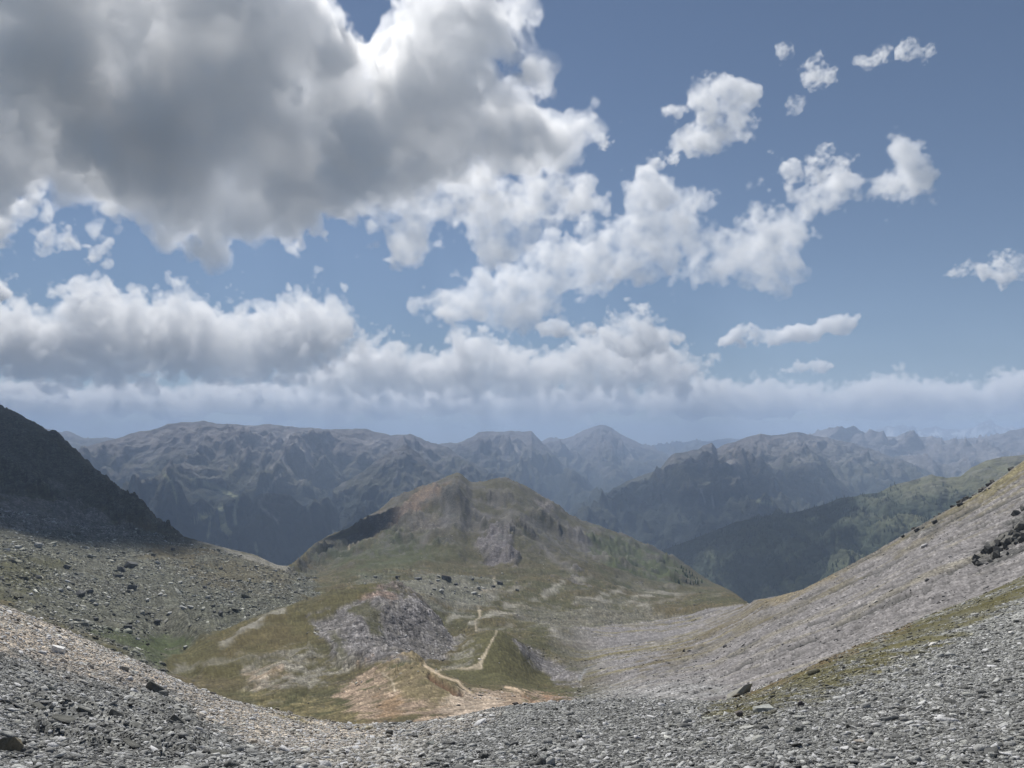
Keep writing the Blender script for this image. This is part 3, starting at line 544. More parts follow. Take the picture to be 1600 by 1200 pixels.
def scatter(name, label, cat, variants, co, size, up, yaw, tint, mat, seed=1):
    """one object of kind stuff: `variants` (small meshes) set out at the points co"""
    rg = np.random.default_rng(seed); V = []; F = []; var = []; off = 0
    for i, me in enumerate(variants):
        n = len(me.vertices); a = np.empty(n * 3, np.float32); me.vertices.foreach_get('co', a); V.append(a.reshape(-1, 3))
        f = np.empty(len(me.polygons) * 3, np.int32); me.loops.foreach_get('vertex_index', f); F.append(f.reshape(-1, 3) + off); var += [i] * n; off += n
    nv = off; n = len(co); V = np.concatenate(V + [co]); F = np.concatenate(F)
    me = bpy.data.meshes.new(name); me.vertices.add(len(V)); me.vertices.foreach_set('co', V.astype(np.float32).ravel())
    me.loops.add(F.size); me.loops.foreach_set('vertex_index', F.ravel()); me.polygons.add(len(F)); me.polygons.foreach_set('loop_start', np.arange(0, F.size, 3, dtype=np.int32)); me.update(calc_edges=True)
    def put(key, t, val, pad):
        a = np.concatenate([np.full((nv,) + val.shape[1:], pad, np.float32), val.astype(np.float32)]); at_ = me.attributes.new(key, t, 'POINT')
        at_.data.foreach_set('vector' if t == 'FLOAT_VECTOR' else 'value', a.ravel())
    me.attributes.new('variant', 'FLOAT', 'POINT').data.foreach_set('value', np.array(var + [-1] * n, np.float32))
    put('size', 'FLOAT_VECTOR', size, 1); put('up', 'FLOAT_VECTOR', up, 0); put('yaw', 'FLOAT', yaw, 0); put('tint', 'FLOAT_VECTOR', tint, 0); put('pick', 'FLOAT', rg.integers(0, len(variants), n).astype(np.float32), 0)
    me.materials.append(mat)
    o = bpy.data.objects.new(name, me); COL.objects.link(o); md = o.modifiers.new('scatter', 'NODES'); md.node_group = SCATTER
    return tag(o, label, cat, 'stuff')
SH_I = [hull_mesh('shard', n, d, 100 + i, M_STONE) for i, (d, n) in enumerate(SHARDS)]
rng = np.random.default_rng(4)
def spread(n, r0, r1, a0=-38, a1=38):
    a = np.radians(rng.uniform(a0, a1, n)); r = np.sqrt(rng.uniform(r0 * r0, r1 * r1, n)); return np.sin(a) * r, np.cos(a) * r
def stones(levels, keep, lean=.25, half=38, gain=1.0, sig=.5):
    CO, SZ, UP, YW, TI = [], [], [], [], []
    for r, cover, r0, r1 in levels:
        n = int(cover / (math.pi * r * r * .6) * R(half) * (r1 * r1 - r0 * r0)); x, y = spread(n, r0, r1, -half, half); t, k, s, px, py = tone_at(x, y)
        ok = keep(x, y, t, k, s, px, py, r); x, y, t = x[ok], y[ok], t[ok]; n = len(x)
        rr = r * np.exp(rng.normal(0, .25, n)); z = ground_z(x, y)
        up = normal_at(x, y, max(.3, r)); up[:, :2] += rng.normal(0, lean, (n, 2))
        sz = rr[:, None] * np.stack([rng.uniform(.8, 1.25, n), rng.uniform(.8, 1.2, n), rng.uniform(.5, 1.15, n)], -1)
        g = t.mean(1, keepdims=True); ti = (t * .6 + g * .4) * gain * np.exp(rng.normal(0, sig, n))[:, None]
        w = rng.random(n) < .06; ti[w] = ti[w] * .3 + np.array((.42, .42, .38)) * .75
        CO.append(np.stack([x, y, z + rr * .08], -1)); SZ.append(sz); UP.append(up); YW.append(rng.uniform(0, 6.28, n)); TI.append(np.clip(ti, .03, .6))
    return [np.concatenate(q) for q in (CO, SZ, UP, YW, TI)]
def keep_near(x, y, t, k, s, px, py, r): return (k < 5.0) & (rng.random(len(x)) < .04 + .96 * s)
co, sz_, up_, yw, ti = stones([(.022, .26, 2.5, 22), (.035, .28, 2.5, 38), (.055, .24, 2.5, 60), (.085, .15, 5, 95), (.13, .07, 12, 120), (.19, .025, 22, 120), (.28, .006, 40, 120)], keep_near, lean=.3, half=52, gain=1.45, sig=.62)
scatter('scree', 'loose grey and beige stones strewn over the foreground slope', 'stones', SH_I, co, sz_, up_, yw, ti, M_STONE); n1 = len(co)
def keep_right(x, y, t, k, s, px, py, r):
    c = fbm(x / 14, y / 4, 3, .6, 99); return (k > 5) & (k < 10.4) & (px > 880) & (rng.random(len(x)) < smooth(-.3, .5, c) * .8 + .1)
co, sz_, up_, yw, ti = stones([(.17, .035, 100, 230), (.28, .03, 100, 420), (.5, .012, 100, 430), (.9, .003, 120, 430)], keep_right, gain=1.05, sig=.4)
scatter('slope_stones', 'scattered stones caught on the streaked scree slope', 'stones', SH_I, co, sz_, up_, yw, ti, M_STONE, 2); n2 = len(co)
def keep_field(x, y, t, k, s, px, py, r):
    c = fbm(x / 60, y / 45, 4, .6, 98); return (k > 5.4) & (k < 13.4) & (px < 500) & ((px < 262) | (k > 9.9)) & (t[:, 1] < .26) & (s > .55) & (rng.random(len(x)) < smooth(-.35, .3, c) * .85 + .1)
co, sz_, up_, yw, ti = stones([(.45, .13, 280, 700), (.8, .14, 280, 980), (1.3, .10, 280, 1000), (2.0, .04, 290, 1000), (3.0, .008, 300, 900)], keep_field, lean=.35, gain=2.0, sig=.55)
scatter('boulder_field', 'pale and dark boulders crowding the slope below the dark mountainside', 'boulders', SH_I, co, sz_, up_, yw, ti, M_STONE, 3); n3 = len(co)
def keep_meadow(x, y, t, k, s, px, py, r):
    c = fbm(x / 70, y / 60, 4, .6, 97); return (k > 5.6) & (k < 14.2) & (px > 480) & (px < 1120) & (rng.random(len(x)) < smooth(.0, .5, c + .5 * (s - .6)) * .7 + .03)
co, sz_, up_, yw, ti = stones([(.35, .035, 130, 560), (.6, .03, 150, 900), (1.0, .02, 300, 1500), (1.7, .004, 400, 1500)], keep_meadow, lean=.3, gain=1.3, sig=.45)
scatter('meadow_stones', 'small pale stones dotted over the grassy hummocks and meadows', 'stones', SH_I, co, sz_, up_, yw, np.clip(ti + .05, 0, .5), M_STONE, 4); n4 = len(co)
print('stones', n1, n2, n3, n4)

# single rocks, each an object of its own
BLOCKS = [hull_mesh('rock', 20, d, 300 + i, M_ROCK, .3) for i, d in enumerate(((1, .75, .6), (1, .6, .5), (1, .85, .75), (1, .7, .45), (1, .9, .55), (1, .55, .7)))]
SLABS = [hull_mesh('stone_slab', 18, d, 400 + i, M_ROCK, .2) for i, d in enumerate(((1, .55, .22), (1, .7, .2), (1, .45, .28), (1, .65, .3)))]
rg = random.Random(12)
def rock(name, px, py, k0, k1, wpx, colour, label, cat, group=None, mesh=None, yaw=None, tilt=(0, 0), sink=.25, stretch=(1, 1, 1)):
    """wpx: its width in photo pixels; it stands where that line of sight meets the ground"""
    x, y, z = ground_at(px, py, k0, k1); r = wpx / FPX * y / 2
    me = mesh or rg.choice(BLOCKS)
    o = bpy.data.objects.new(name, me); COL.objects.link(o)
    nrm = Vector(normal_at(np.array([x]), np.array([y]), max(.4, r))[0]); nrm = (nrm.normalized() * .6 + Vector((0, 0, .4))).normalized()
    q = Vector((0, 0, 1)).rotation_difference(nrm)
    from mathutils import Euler
    o.rotation_mode = 'QUATERNION'
    o.rotation_quaternion = q @ Euler((tilt[0] + rg.uniform(-.12, .12), tilt[1] + rg.uniform(-.12, .12), rg.uniform(0, 6.28) if yaw is None else yaw)).to_quaternion()
    o.scale = (r * stretch[0], r * stretch[1], r * stretch[2]); zr = max(v.co.z for v in me.vertices) * r * stretch[2]
    o.location = (x, y, z + zr * (1 - 2 * sink)); o.color = (*colour, 1)
    return tag(o, label, cat, None, group)
G1, G2, G3, G4 = (.24, .25, .235), (.16, .165, .16), (.36, .37, .34), (.09, .09, .088)
W = (.72, .70, .66)
N_ = (1.5, 5.0)
rock('rock', 90, 1020, *N_, 25, (.8, .79, .76), 'bright white quartz rock alone on the beige scree', 'rock', mesh=BLOCKS[0], yaw=.2, sink=.08)
rock('stone_slab', 1155, 1083, *N_, 54, (.30, .29, .25), 'long tilted slab with dark underside on the grassy edge', 'slab', mesh=SLABS[2], yaw=.25, tilt=(.1, -.38), sink=.08, stretch=(1, 1, 1.3))
rock('rock', 1155, 1118, *N_, 14, (.15, .135, .13), 'small dark pyramid-shaped rock below the tilted slab', 'rock', mesh=BLOCKS[2], sink=.15)
rock('stone_slab', 1193, 1112, *N_, 38, G3, 'thick pale flat slab with a shadowed step below', 'slab', mesh=SLABS[3], yaw=.1, sink=.1, stretch=(1, 1, 1.2))
rock('stone_slab', 1112, 1124, *N_, 34, (.38, .39, .34), 'broad pale slab lying flush at the foot of the turf', 'slab', mesh=SLABS[1], yaw=-.1, sink=.35)
rock('stone_slab', 1167, 1138, *N_, 28, (.46, .46, .43), 'whitish ragged slab among dark gravel under the thick slab', 'slab', mesh=SLABS[0], yaw=.15, sink=.3)
rock('stone_slab', 1402, 1028, *N_, 24, (.40, .38, .33), 'pale oblong slab resting on the gravel above the turf strip', 'slab', mesh=SLABS[2], yaw=.2, sink=.2)
rock('rock', 1456, 1008, *N_, 11, W, 'rounded white stone beside the pale oblong slab', 'rock', mesh=BLOCKS[4], sink=.2)
rock('rock', 1580, 991, *N_, 9, W, 'small bright white stone high on the grey gravel', 'rock', mesh=BLOCKS[2], sink=.2)
rock('stone_slab', 1524, 960, *N_, 16, (.55, .54, .5), 'pale jagged slab at the upper edge of the turf', 'slab', mesh=SLABS[0], sink=.15)
rock('stone_slab', 1461, 1161, *N_, 17, W, 'slim white stone flake lying on dark gravel', 'slab', mesh=SLABS[1], yaw=0, sink=.15)
rock('stone_slab', 1390, 1125, *N_, 32, (.2, .205, .2), 'long grey ledge stone with deep shadow in the gravel', 'slab', mesh=SLABS[2], yaw=.1, sink=.1, stretch=(1, 1, 1.1))
rock('stone_slab', 1343, 1160, *N_, 22, (.40, .36, .31), 'warm-toned flat stone in the dark gravel', 'slab', mesh=SLABS[3], yaw=.3, sink=.25)
rock('rock', 1252, 1103, *N_, 20, (.11, .10, .105), 'dark angular block on the gravel right of the thick slab', 'rock', mesh=BLOCKS[1], sink=.15)
rock('rock', 8, 1172, *N_, 62, (.20, .175, .125), 'lichen-stained block at the foot of the beige slope', 'rock', mesh=BLOCKS[5], sink=.4, stretch=(1, .8, 1.4))
for px_, py_, w_ in ((240, 1080, 46), (255, 1098, 40), (100, 1125, 52), (130, 1118, 44), (60, 1110, 36), (275, 1132, 40), (205, 1165, 44), (180, 1122, 40), (340, 1182, 46), (270, 1118, 34)):
    rock('rock', px_, py_, *N_, w_ * .8, (.14, .14, .125), 'dark slaty ledge breaking out of the greenish scree', 'rock', 'slaty ledges', rg.choice(SLABS + BLOCKS[:2]), yaw=rg.uniform(-.5, -.2), tilt=(rg.uniform(-.1, .25), rg.uniform(.15, .4)), sink=.35, stretch=(1, 1, 1.1))
for px_, py_, w_, c_ in ((672, 1165, 16, G3), (705, 1166, 18, G4), (592, 1180, 15, G4), (608, 1148, 13, G4), (640, 1130, 12, G2), (747, 1178, 14, G4), (766, 1180, 14, G4), (850, 1188, 20, G1), (834, 1182, 14, G4), (660, 1185, 18, G4), (980, 1178, 16, G3), (910, 1150, 14, G3), (648, 1152, 12, G4), (596, 1162, 10, G4), (690, 1150, 14, G2), (985, 1150, 12, G3), (805, 1100, 13, (.10, .085, .08)), (770, 1108, 9, G4)):
    rock('rock', px_, py_, *N_, w_, c_, 'grey angular rock in the rubble at the bottom of the gully' if c_ is not G4 else 'dark angular rock in the rubble at the bottom of the gully', 'rock', 'rubble rocks', sink=.12)
# more loose stones large enough to pick out on the near slopes
for i_ in range(105):
    while True:
        px_ = rg.uniform(-10, 1610); py_ = rg.uniform(1010, 1200)
        if px_ < 560 and py_ > 950 + px_ * .33 + 25: side = 0; break
        if px_ > 1100 and py_ > 1115 - (px_ - 1130) * .46 + 25: side = 2; break
        if 560 <= px_ <= 1100 and py_ > 1140: side = 1; break
    x_, y_, z_ = ground_at(px_, py_, *N_); w_ = rg.uniform(9, 13) + 9 * rg.random() ** 3
    tn = tone_at(np.array([x_]), np.array([y_]))[0][0]; f_ = math.exp(rg.gauss(.1, .45)); c_ = tuple(min(.6, float(q) * f_) for q in tn)
    dark = sum(c_) / 3 < .2; beige = c_[0] > c_[2] * 1.22
    lab = ('light ' if not dark else 'dark ') + ('beige' if beige else 'grey') + ' stone on the ' + ('pale scree bank falling to the gully', 'rubble at the bottom of the gully', 'dark gravel slope under the turf strip')[side]
    rock('stone', px_, py_, *N_, w_, c_, lab, 'stone', lab + 's', rg.choice(BLOCKS + SLABS + SLABS), sink=.2)
# boulders of the field on the left
F_ = (5.4, 13.2)
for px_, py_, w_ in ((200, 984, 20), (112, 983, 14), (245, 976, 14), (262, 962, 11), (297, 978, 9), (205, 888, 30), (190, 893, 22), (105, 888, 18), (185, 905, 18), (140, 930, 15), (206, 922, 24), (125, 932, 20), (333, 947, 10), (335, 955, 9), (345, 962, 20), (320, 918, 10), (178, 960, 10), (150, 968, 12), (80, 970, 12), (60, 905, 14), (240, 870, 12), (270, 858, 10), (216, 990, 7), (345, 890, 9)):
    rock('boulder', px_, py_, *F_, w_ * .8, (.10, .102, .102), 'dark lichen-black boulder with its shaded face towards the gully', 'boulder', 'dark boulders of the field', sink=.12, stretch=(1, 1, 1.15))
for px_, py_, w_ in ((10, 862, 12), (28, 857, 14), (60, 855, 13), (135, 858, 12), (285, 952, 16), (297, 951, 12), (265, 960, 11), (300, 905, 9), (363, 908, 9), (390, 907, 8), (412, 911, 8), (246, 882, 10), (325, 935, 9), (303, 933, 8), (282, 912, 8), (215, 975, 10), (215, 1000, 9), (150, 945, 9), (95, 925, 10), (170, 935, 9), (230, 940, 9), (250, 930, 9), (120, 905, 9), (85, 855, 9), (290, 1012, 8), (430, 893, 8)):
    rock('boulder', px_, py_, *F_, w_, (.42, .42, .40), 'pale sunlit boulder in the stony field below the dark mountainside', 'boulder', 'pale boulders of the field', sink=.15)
# boulders in the meadow
for px_, py_, w_, c_, l_ in ((697, 907, 22, G4, 'long low dark boulder beside the bend of the path'), (654, 907, 15, G2, 'grey slab-like boulder left of the long dark boulder'), (781, 912, 11, G4, 'dark boulder beside the path up the meadow, topmost of the pair'), (771, 917, 9, G4, 'small dark boulder touching the path up the meadow'), (808, 923, 8, G4, 'lone dark boulder in grass right of the meadow path'), (712, 913, 9, G4, 'dark boulder just below the long dark boulder'), (728, 919, 8, G4, 'dark boulder among pale stones left of the meadow path'), (738, 906, 9, G2, 'grey boulder above the meadow path'), (690, 928, 9, (.45, .45, .42), 'white boulder among the meadow rubble')):
    rock('boulder', px_, py_, 9.6, 13, w_, c_, l_, 'boulder', None, sink=.15)
for i_ in range(26):
    px_, py_ = rg.uniform(575, 760), rg.uniform(900, 950); d_ = rg.random() < .5
    rock('boulder', px_, py_, 9.6, 13, rg.uniform(5, 8), G4 if d_ else (.34, .34, .31), ('dark' if d_ else 'pale') + ' small boulder in the rubble patch of the meadow', 'boulder', 'meadow rubble boulders', sink=.15)
# broken crags on the right
for i_ in range(48):
    t_ = rg.random(); px_ = 1536 + 72 * t_ + rg.uniform(-16, 12); py_ = 872 - 70 * t_ + rg.uniform(-14, 34) * (.4 + .6 * t_)
    rock('crag', px_, py_, 5.0, 7.6, rg.uniform(7, 15) + 10 * rg.random() ** 2, *rg.choice((((.07, .07, .068), 'broken black crag standing out of the grey scree slope'), ((.10, .098, .09), 'dark grey crag among the black ones on the scree slope'), ((.15, .145, .13), 'weathered brown-grey crag among the black ones on the scree slope'))), 'crag', 'black crags on the scree', sink=.2, tilt=(rg.uniform(-.5, .5), -.5), stretch=(1, .9, rg.uniform(.9, 1.7)))
for i_ in range(46):
    t_ = rg.random() ** .8; px_ = 1415 + 190 * t_ + rg.uniform(-6, 6); py_ = 832 - 113 * t_ + rg.uniform(0, 12)
    rock('crag', px_, py_, 7.6, 10.2, rg.uniform(5, 13), *rg.choice((((.08, .08, .078), 'jagged black rock along the skyline of the scree slope'), ((.12, .115, .105), 'jagged grey-brown rock along the skyline of the scree slope'))), 'crag', 'skyline rocks of the scree slope', sink=.2, stretch=(1, .9, rg.uniform(.9, 1.6)))
# ------------------------------------------------------------------ conifers
def conifer(seed):
    rg = random.Random(seed); bm = bmesh.new()
    def ring(z, r, n=7): return [bm.verts.new((math.cos(6.283 * i / n + z) * r * rg.uniform(.7, 1.25), math.sin(6.283 * i / n + z) * r * rg.uniform(.7, 1.25), z + rg.uniform(-.02, .02))) for i in range(n)]
    for z0, z1, r in ((.12, .55, .2), (.36, .8, .145), (.62, 1.0, .09)):
        a = ring(z0, r); top = bm.verts.new((rg.uniform(-.01, .01), rg.uniform(-.01, .01), z1))
        for i in range(len(a)): bm.faces.new((a[i], a[(i + 1) % len(a)], top))
    b = [bm.verts.new((math.cos(2.094 * i) * .02, math.sin(2.094 * i) * .02, -.05)) for i in range(3)]; t = bm.verts.new((0, 0, .3))
    for i in range(3): bm.faces.new((b[i], b[(i + 1) % 3], t))
    me = bpy.data.meshes.new('conifer'); bm.to_mesh(me); bm.free(); return me
M_FIR = rock_material('fir_needles', True); M_FIR.node_tree.nodes['Principled BSDF'].inputs['Specular IOR Level'].default_value = .05
FIRS = [conifer(i) for i in range(5)]
RX, RD, RZ, RPX, RPY, RH = RIDGE
rngt = np.random.default_rng(9); n = 60000
i = rngt.integers(24, RX.shape[0] - 1, n); j = rngt.integers(0, RX.shape[1] - 1, n); u, v = rngt.random(n), rngt.random(n)
bl = lambda A: (A[i, j] * (1 - u) + A[i, j + 1] * u) * (1 - v) + (A[i + 1, j] * (1 - u) + A[i + 1, j + 1] * u) * v
x, y, z, h, qx, qy = bl(RX), bl(RD), bl(RZ), bl(RH), bl(RPX), bl(RPY)
area = np.abs((RX[i, j + 1] - RX[i, j]) * (RD[i + 1, j] - RD[i, j]))
ok = (rngt.random(n) < smooth(-150, -300, h) * .95 + .02 * smooth(0, -150, h)) & (fbm(x / 160, y / 160, 4, .6, 55) < .28) & (rngt.random(n) < np.clip(area / 260, .15, 1)) & (qx < 1620) & (qy < 960)
x, y, z = x[ok], y[ok], z[ok]; n = len(x); ht = rngt.uniform(8, 17, n); up = np.tile([0, 0, 1.0], (n, 1)); tin = np.array((.030, .042, .022)) * np.exp(rngt.normal(0, .3, n))[:, None]
scatter('forest', 'dark conifer forest covering the ridge behind the scree slope', 'forest', FIRS, np.stack([x, y, z], -1), np.stack([ht, ht, ht], -1), up, rngt.uniform(0, 6, n), tin, M_FIR, 5); nf = len(x)
P = []
for q_ in range(260):
    px_, py_ = random.uniform(1045, 1098), random.uniform(868, 915)
    if py_ > 872 + (px_ - 1045) * .75 and px_ > 1060 + random.uniform(-12, 12): P.append(ground_at(px_, py_, 12.6, 14.2))
P = np.array(P); n = len(P); ht = rngt.uniform(5, 9, n)
scatter('wood', 'small conifer wood on the right shoulder of the hill', 'wood', FIRS, P, np.stack([ht, ht, ht], -1), np.tile([0, 0, 1.0], (n, 1)), rngt.uniform(0, 6, n), np.array((.032, .046, .024)) * np.exp(rngt.normal(0, .3, n))[:, None], M_FIR, 6)
print('trees', nf, n)
# ------------------------------------------------------------------ haze: a closed box of thin even air
HAZE_DENSITY = 7.6e-5
m = bpy.data.materials.new('haze_air'); m.use_nodes = True; nt = m.node_tree; nt.nodes.clear()
o_ = nt.nodes.new('ShaderNodeOutputMaterial'); v_ = nt.nodes.new('ShaderNodeVolumePrincipled')
v_.inputs['Color'].default_value = (.58, .74, 1.0, 1); v_.inputs['Density'].default_value = HAZE_DENSITY; v_.inputs['Anisotropy'].default_value = .15
for k_ in ('Density Attribute', 'Color Attribute', 'Temperature Attribute'): v_.inputs[k_].default_value = ''
m.cycles.homogeneous_volume = True
nt.links.new(v_.outputs[0], o_.inputs['Volume'])
hv = [(x, y, z) for x in (-45000, 45000) for y in (-45000, 45000) for z in (-985, 870)]
hf = [(0, 1, 3, 2), (4, 6, 7, 5), (0, 4, 5, 1), (2, 3, 7, 6), (0, 2, 6, 4), (1, 5, 7, 3)]
hm = bpy.data.meshes.new('haze'); hm.from_pydata(hv, [], hf); hm.update(); hm.materials.append(m)
hz = bpy.data.objects.new('haze', hm); COL.objects.link(hz); tag(hz, 'thin blue summer haze filling the air over the valleys', 'haze', 'stuff')
# ------------------------------------------------------------------ clouds (density grids)
def spline_matrix(n, step, rng):
    """rows: n voxels, columns: lattice knots every `step` voxels; cubic B-spline weights"""
    m = int(n / step) + 5; t = np.arange(n) / step + rng.uniform(0, 1); i = t.astype(int); f = t - i
    W = np.zeros((n, m), np.float32); r = np.arange(n)
    for k, w in enumerate(((1 - f) ** 3 / 6, (3 * f ** 3 - 6 * f ** 2 + 4) / 6, (-3 * f ** 3 + 3 * f ** 2 + 3 * f + 1) / 6, f ** 3 / 6)): W[r, np.minimum(i + k, m - 1)] += w
    return W
def lattice(shape, step, rng):
    """smooth 3D noise on a regular grid, about unit variance"""
    Ws = [spline_matrix(n, max(step, 1.6), rng) for n in shape]
    a = rng.standard_normal([W.shape[1] for W in Ws]).astype(np.float32)
    a = np.einsum('ai,ijk->ajk', Ws[0], a, optimize=True); a = np.einsum('bj,ajk->abk', Ws[1], a, optimize=True); a = np.einsum('ck,abk->abc', Ws[2], a, optimize=True)
    return a * 2.6
def outline_distance(poly, step=2.0, pad=120):
    P = np.array(poly, np.float32); x0, y0 = P.min(0) - pad; x1, y1 = P.max(0) + pad
    X, Y = np.meshgrid(np.arange(x0, x1, step, dtype=np.float32), np.arange(y0, y1, step, dtype=np.float32))
    Q = np.roll(P, -1, 0); ins = np.zeros(X.shape, bool); dist = np.full(X.shape, 1e9, np.float32)
    for (ax, ay), (bx, by) in zip(P, Q):
        ins ^= ((ay > Y) != (by > Y)) & (X < (bx - ax) * (Y - ay) / ((by - ay) or 1e-6) + ax)
        t = np.clip(((X - ax) * (bx - ax) + (Y - ay) * (by - ay)) / (((bx - ax) ** 2 + (by - ay) ** 2) or 1e-6), 0, 1)
        dist = np.minimum(dist, np.hypot(X - ax - t * (bx - ax), Y - ay - t * (by - ay)))
    return np.where(ins, dist, -dist), x0, y0, step
def look_up(F, x0, y0, step, X, Y):
    u = np.clip((X - x0) / step, 0, F.shape[1] - 1.01); v = np.clip((Y - y0) / step, 0, F.shape[0] - 1.01)
    i = u.astype(np.int32); j = v.astype(np.int32); u -= i; v -= j
    return (F[j, i] * (1 - u) + F[j, i + 1] * u) * (1 - v) + (F[j + 1, i] * (1 - u) + F[j + 1, i + 1] * u) * v

def cloud_material(dens, g, tint):
    m = bpy.data.materials.new('cloud_vapour'); m.use_nodes = True; nt = m.node_tree; nt.nodes.clear()
    o = nt.nodes.new('ShaderNodeOutputMaterial'); v = nt.nodes.new('ShaderNodeVolumeScatter')
    v.inputs['Color'].default_value = (*tint, 1); v.inputs['Anisotropy'].default_value = g
    a = nt.nodes.new('ShaderNodeAttribute'); a.attribute_name = 'density'
    mu = nt.nodes.new('ShaderNodeMath'); mu.operation = 'MULTIPLY'; mu.inputs[1].default_value = dens
    nt.links.new(a.outputs['Fac'], mu.inputs[0]); nt.links.new(mu.outputs[0], v.inputs['Density']); nt.links.new(v.outputs[0], o.inputs['Volume'])
    return m

def fill_group():
    """geometry nodes that turn the stored voxel values into a volume (shared by all clouds)"""
    ng = bpy.data.node_groups.new('cloud_density', 'GeometryNodeTree'); S = ng.interface.new_socket
    S('Geometry', in_out='INPUT', socket_type='NodeSocketGeometry'); S('Geometry', in_out='OUTPUT', socket_type='NodeSocketGeometry')
    S('Low', in_out='INPUT', socket_type='NodeSocketVector'); S('High', in_out='INPUT', socket_type='NodeSocketVector'); S('Voxel', in_out='INPUT', socket_type='NodeSocketFloat')
    for k in 'XYZ': S('N' + k, in_out='INPUT', socket_type='NodeSocketInt')
    S('Material', in_out='INPUT', socket_type='NodeSocketMaterial')
    N, L = ng.nodes.new, ng.links.new; gi = N('NodeGroupInput'); go = N('NodeGroupOutput')
    pos = N('GeometryNodeInputPosition'); sub = N('ShaderNodeVectorMath'); sub.operation = 'SUBTRACT'; L(pos.outputs[0], sub.inputs[0]); L(gi.outputs['Low'], sub.inputs[1])
    sep = N('ShaderNodeSeparateXYZ'); L(sub.outputs[0], sep.inputs[0])
    def m(op, a, b):
        n = N('ShaderNodeMath'); n.operation = op
        for i, v in enumerate((a, b)):
            if isinstance(v, (int, float)): n.inputs[i].default_value = v
            else: L(v, n.inputs[i])
        return n.outputs[0]
    def im(op, a, b):
        n = N('FunctionNodeIntegerMath'); n.operation = op; L(a, n.inputs[0]); L(b, n.inputs[1]); return n.outputs[0]
    ii = [m('ROUND', m('DIVIDE', sep.outputs[k], gi.outputs['Voxel']), 0) for k in range(3)]
    fi = []
    for s in ii:
        n = N('FunctionNodeFloatToInt'); L(s, n.inputs[0]); fi.append(n.outputs[0])
    idx = im('ADD', im('MULTIPLY', im('ADD', im('MULTIPLY', fi[0], gi.outputs['NY']), fi[1]), gi.outputs['NZ']), fi[2])
    at_ = N('GeometryNodeInputNamedAttribute'); at_.data_type = 'FLOAT'; at_.inputs['Name'].default_value = 'd'
    si = N('GeometryNodeSampleIndex'); si.data_type = 'FLOAT'; si.domain = 'POINT'; si.clamp = True
    L(gi.outputs['Geometry'], si.inputs['Geometry']); L(at_.outputs[0], si.inputs['Value']); L(idx, si.inputs['Index'])
    vc = N('GeometryNodeVolumeCube'); L(si.outputs[0], vc.inputs['Density']); L(gi.outputs['Low'], vc.inputs['Min']); L(gi.outputs['High'], vc.inputs['Max'])
    for k in 'XYZ': L(gi.outputs['N' + k], vc.inputs['Resolution ' + k])
    sm = N('GeometryNodeSetMaterial'); L(vc.outputs[0], sm.inputs['Geometry']); L(gi.outputs['Material'], sm.inputs['Material']); L(sm.outputs[0], go.inputs[0])
    return ng, {s.name: s.identifier for s in ng.interface.items_tree if s.in_out == 'INPUT'}
FILL, FILL_ID = fill_group()
VOX_TOTAL = [0]
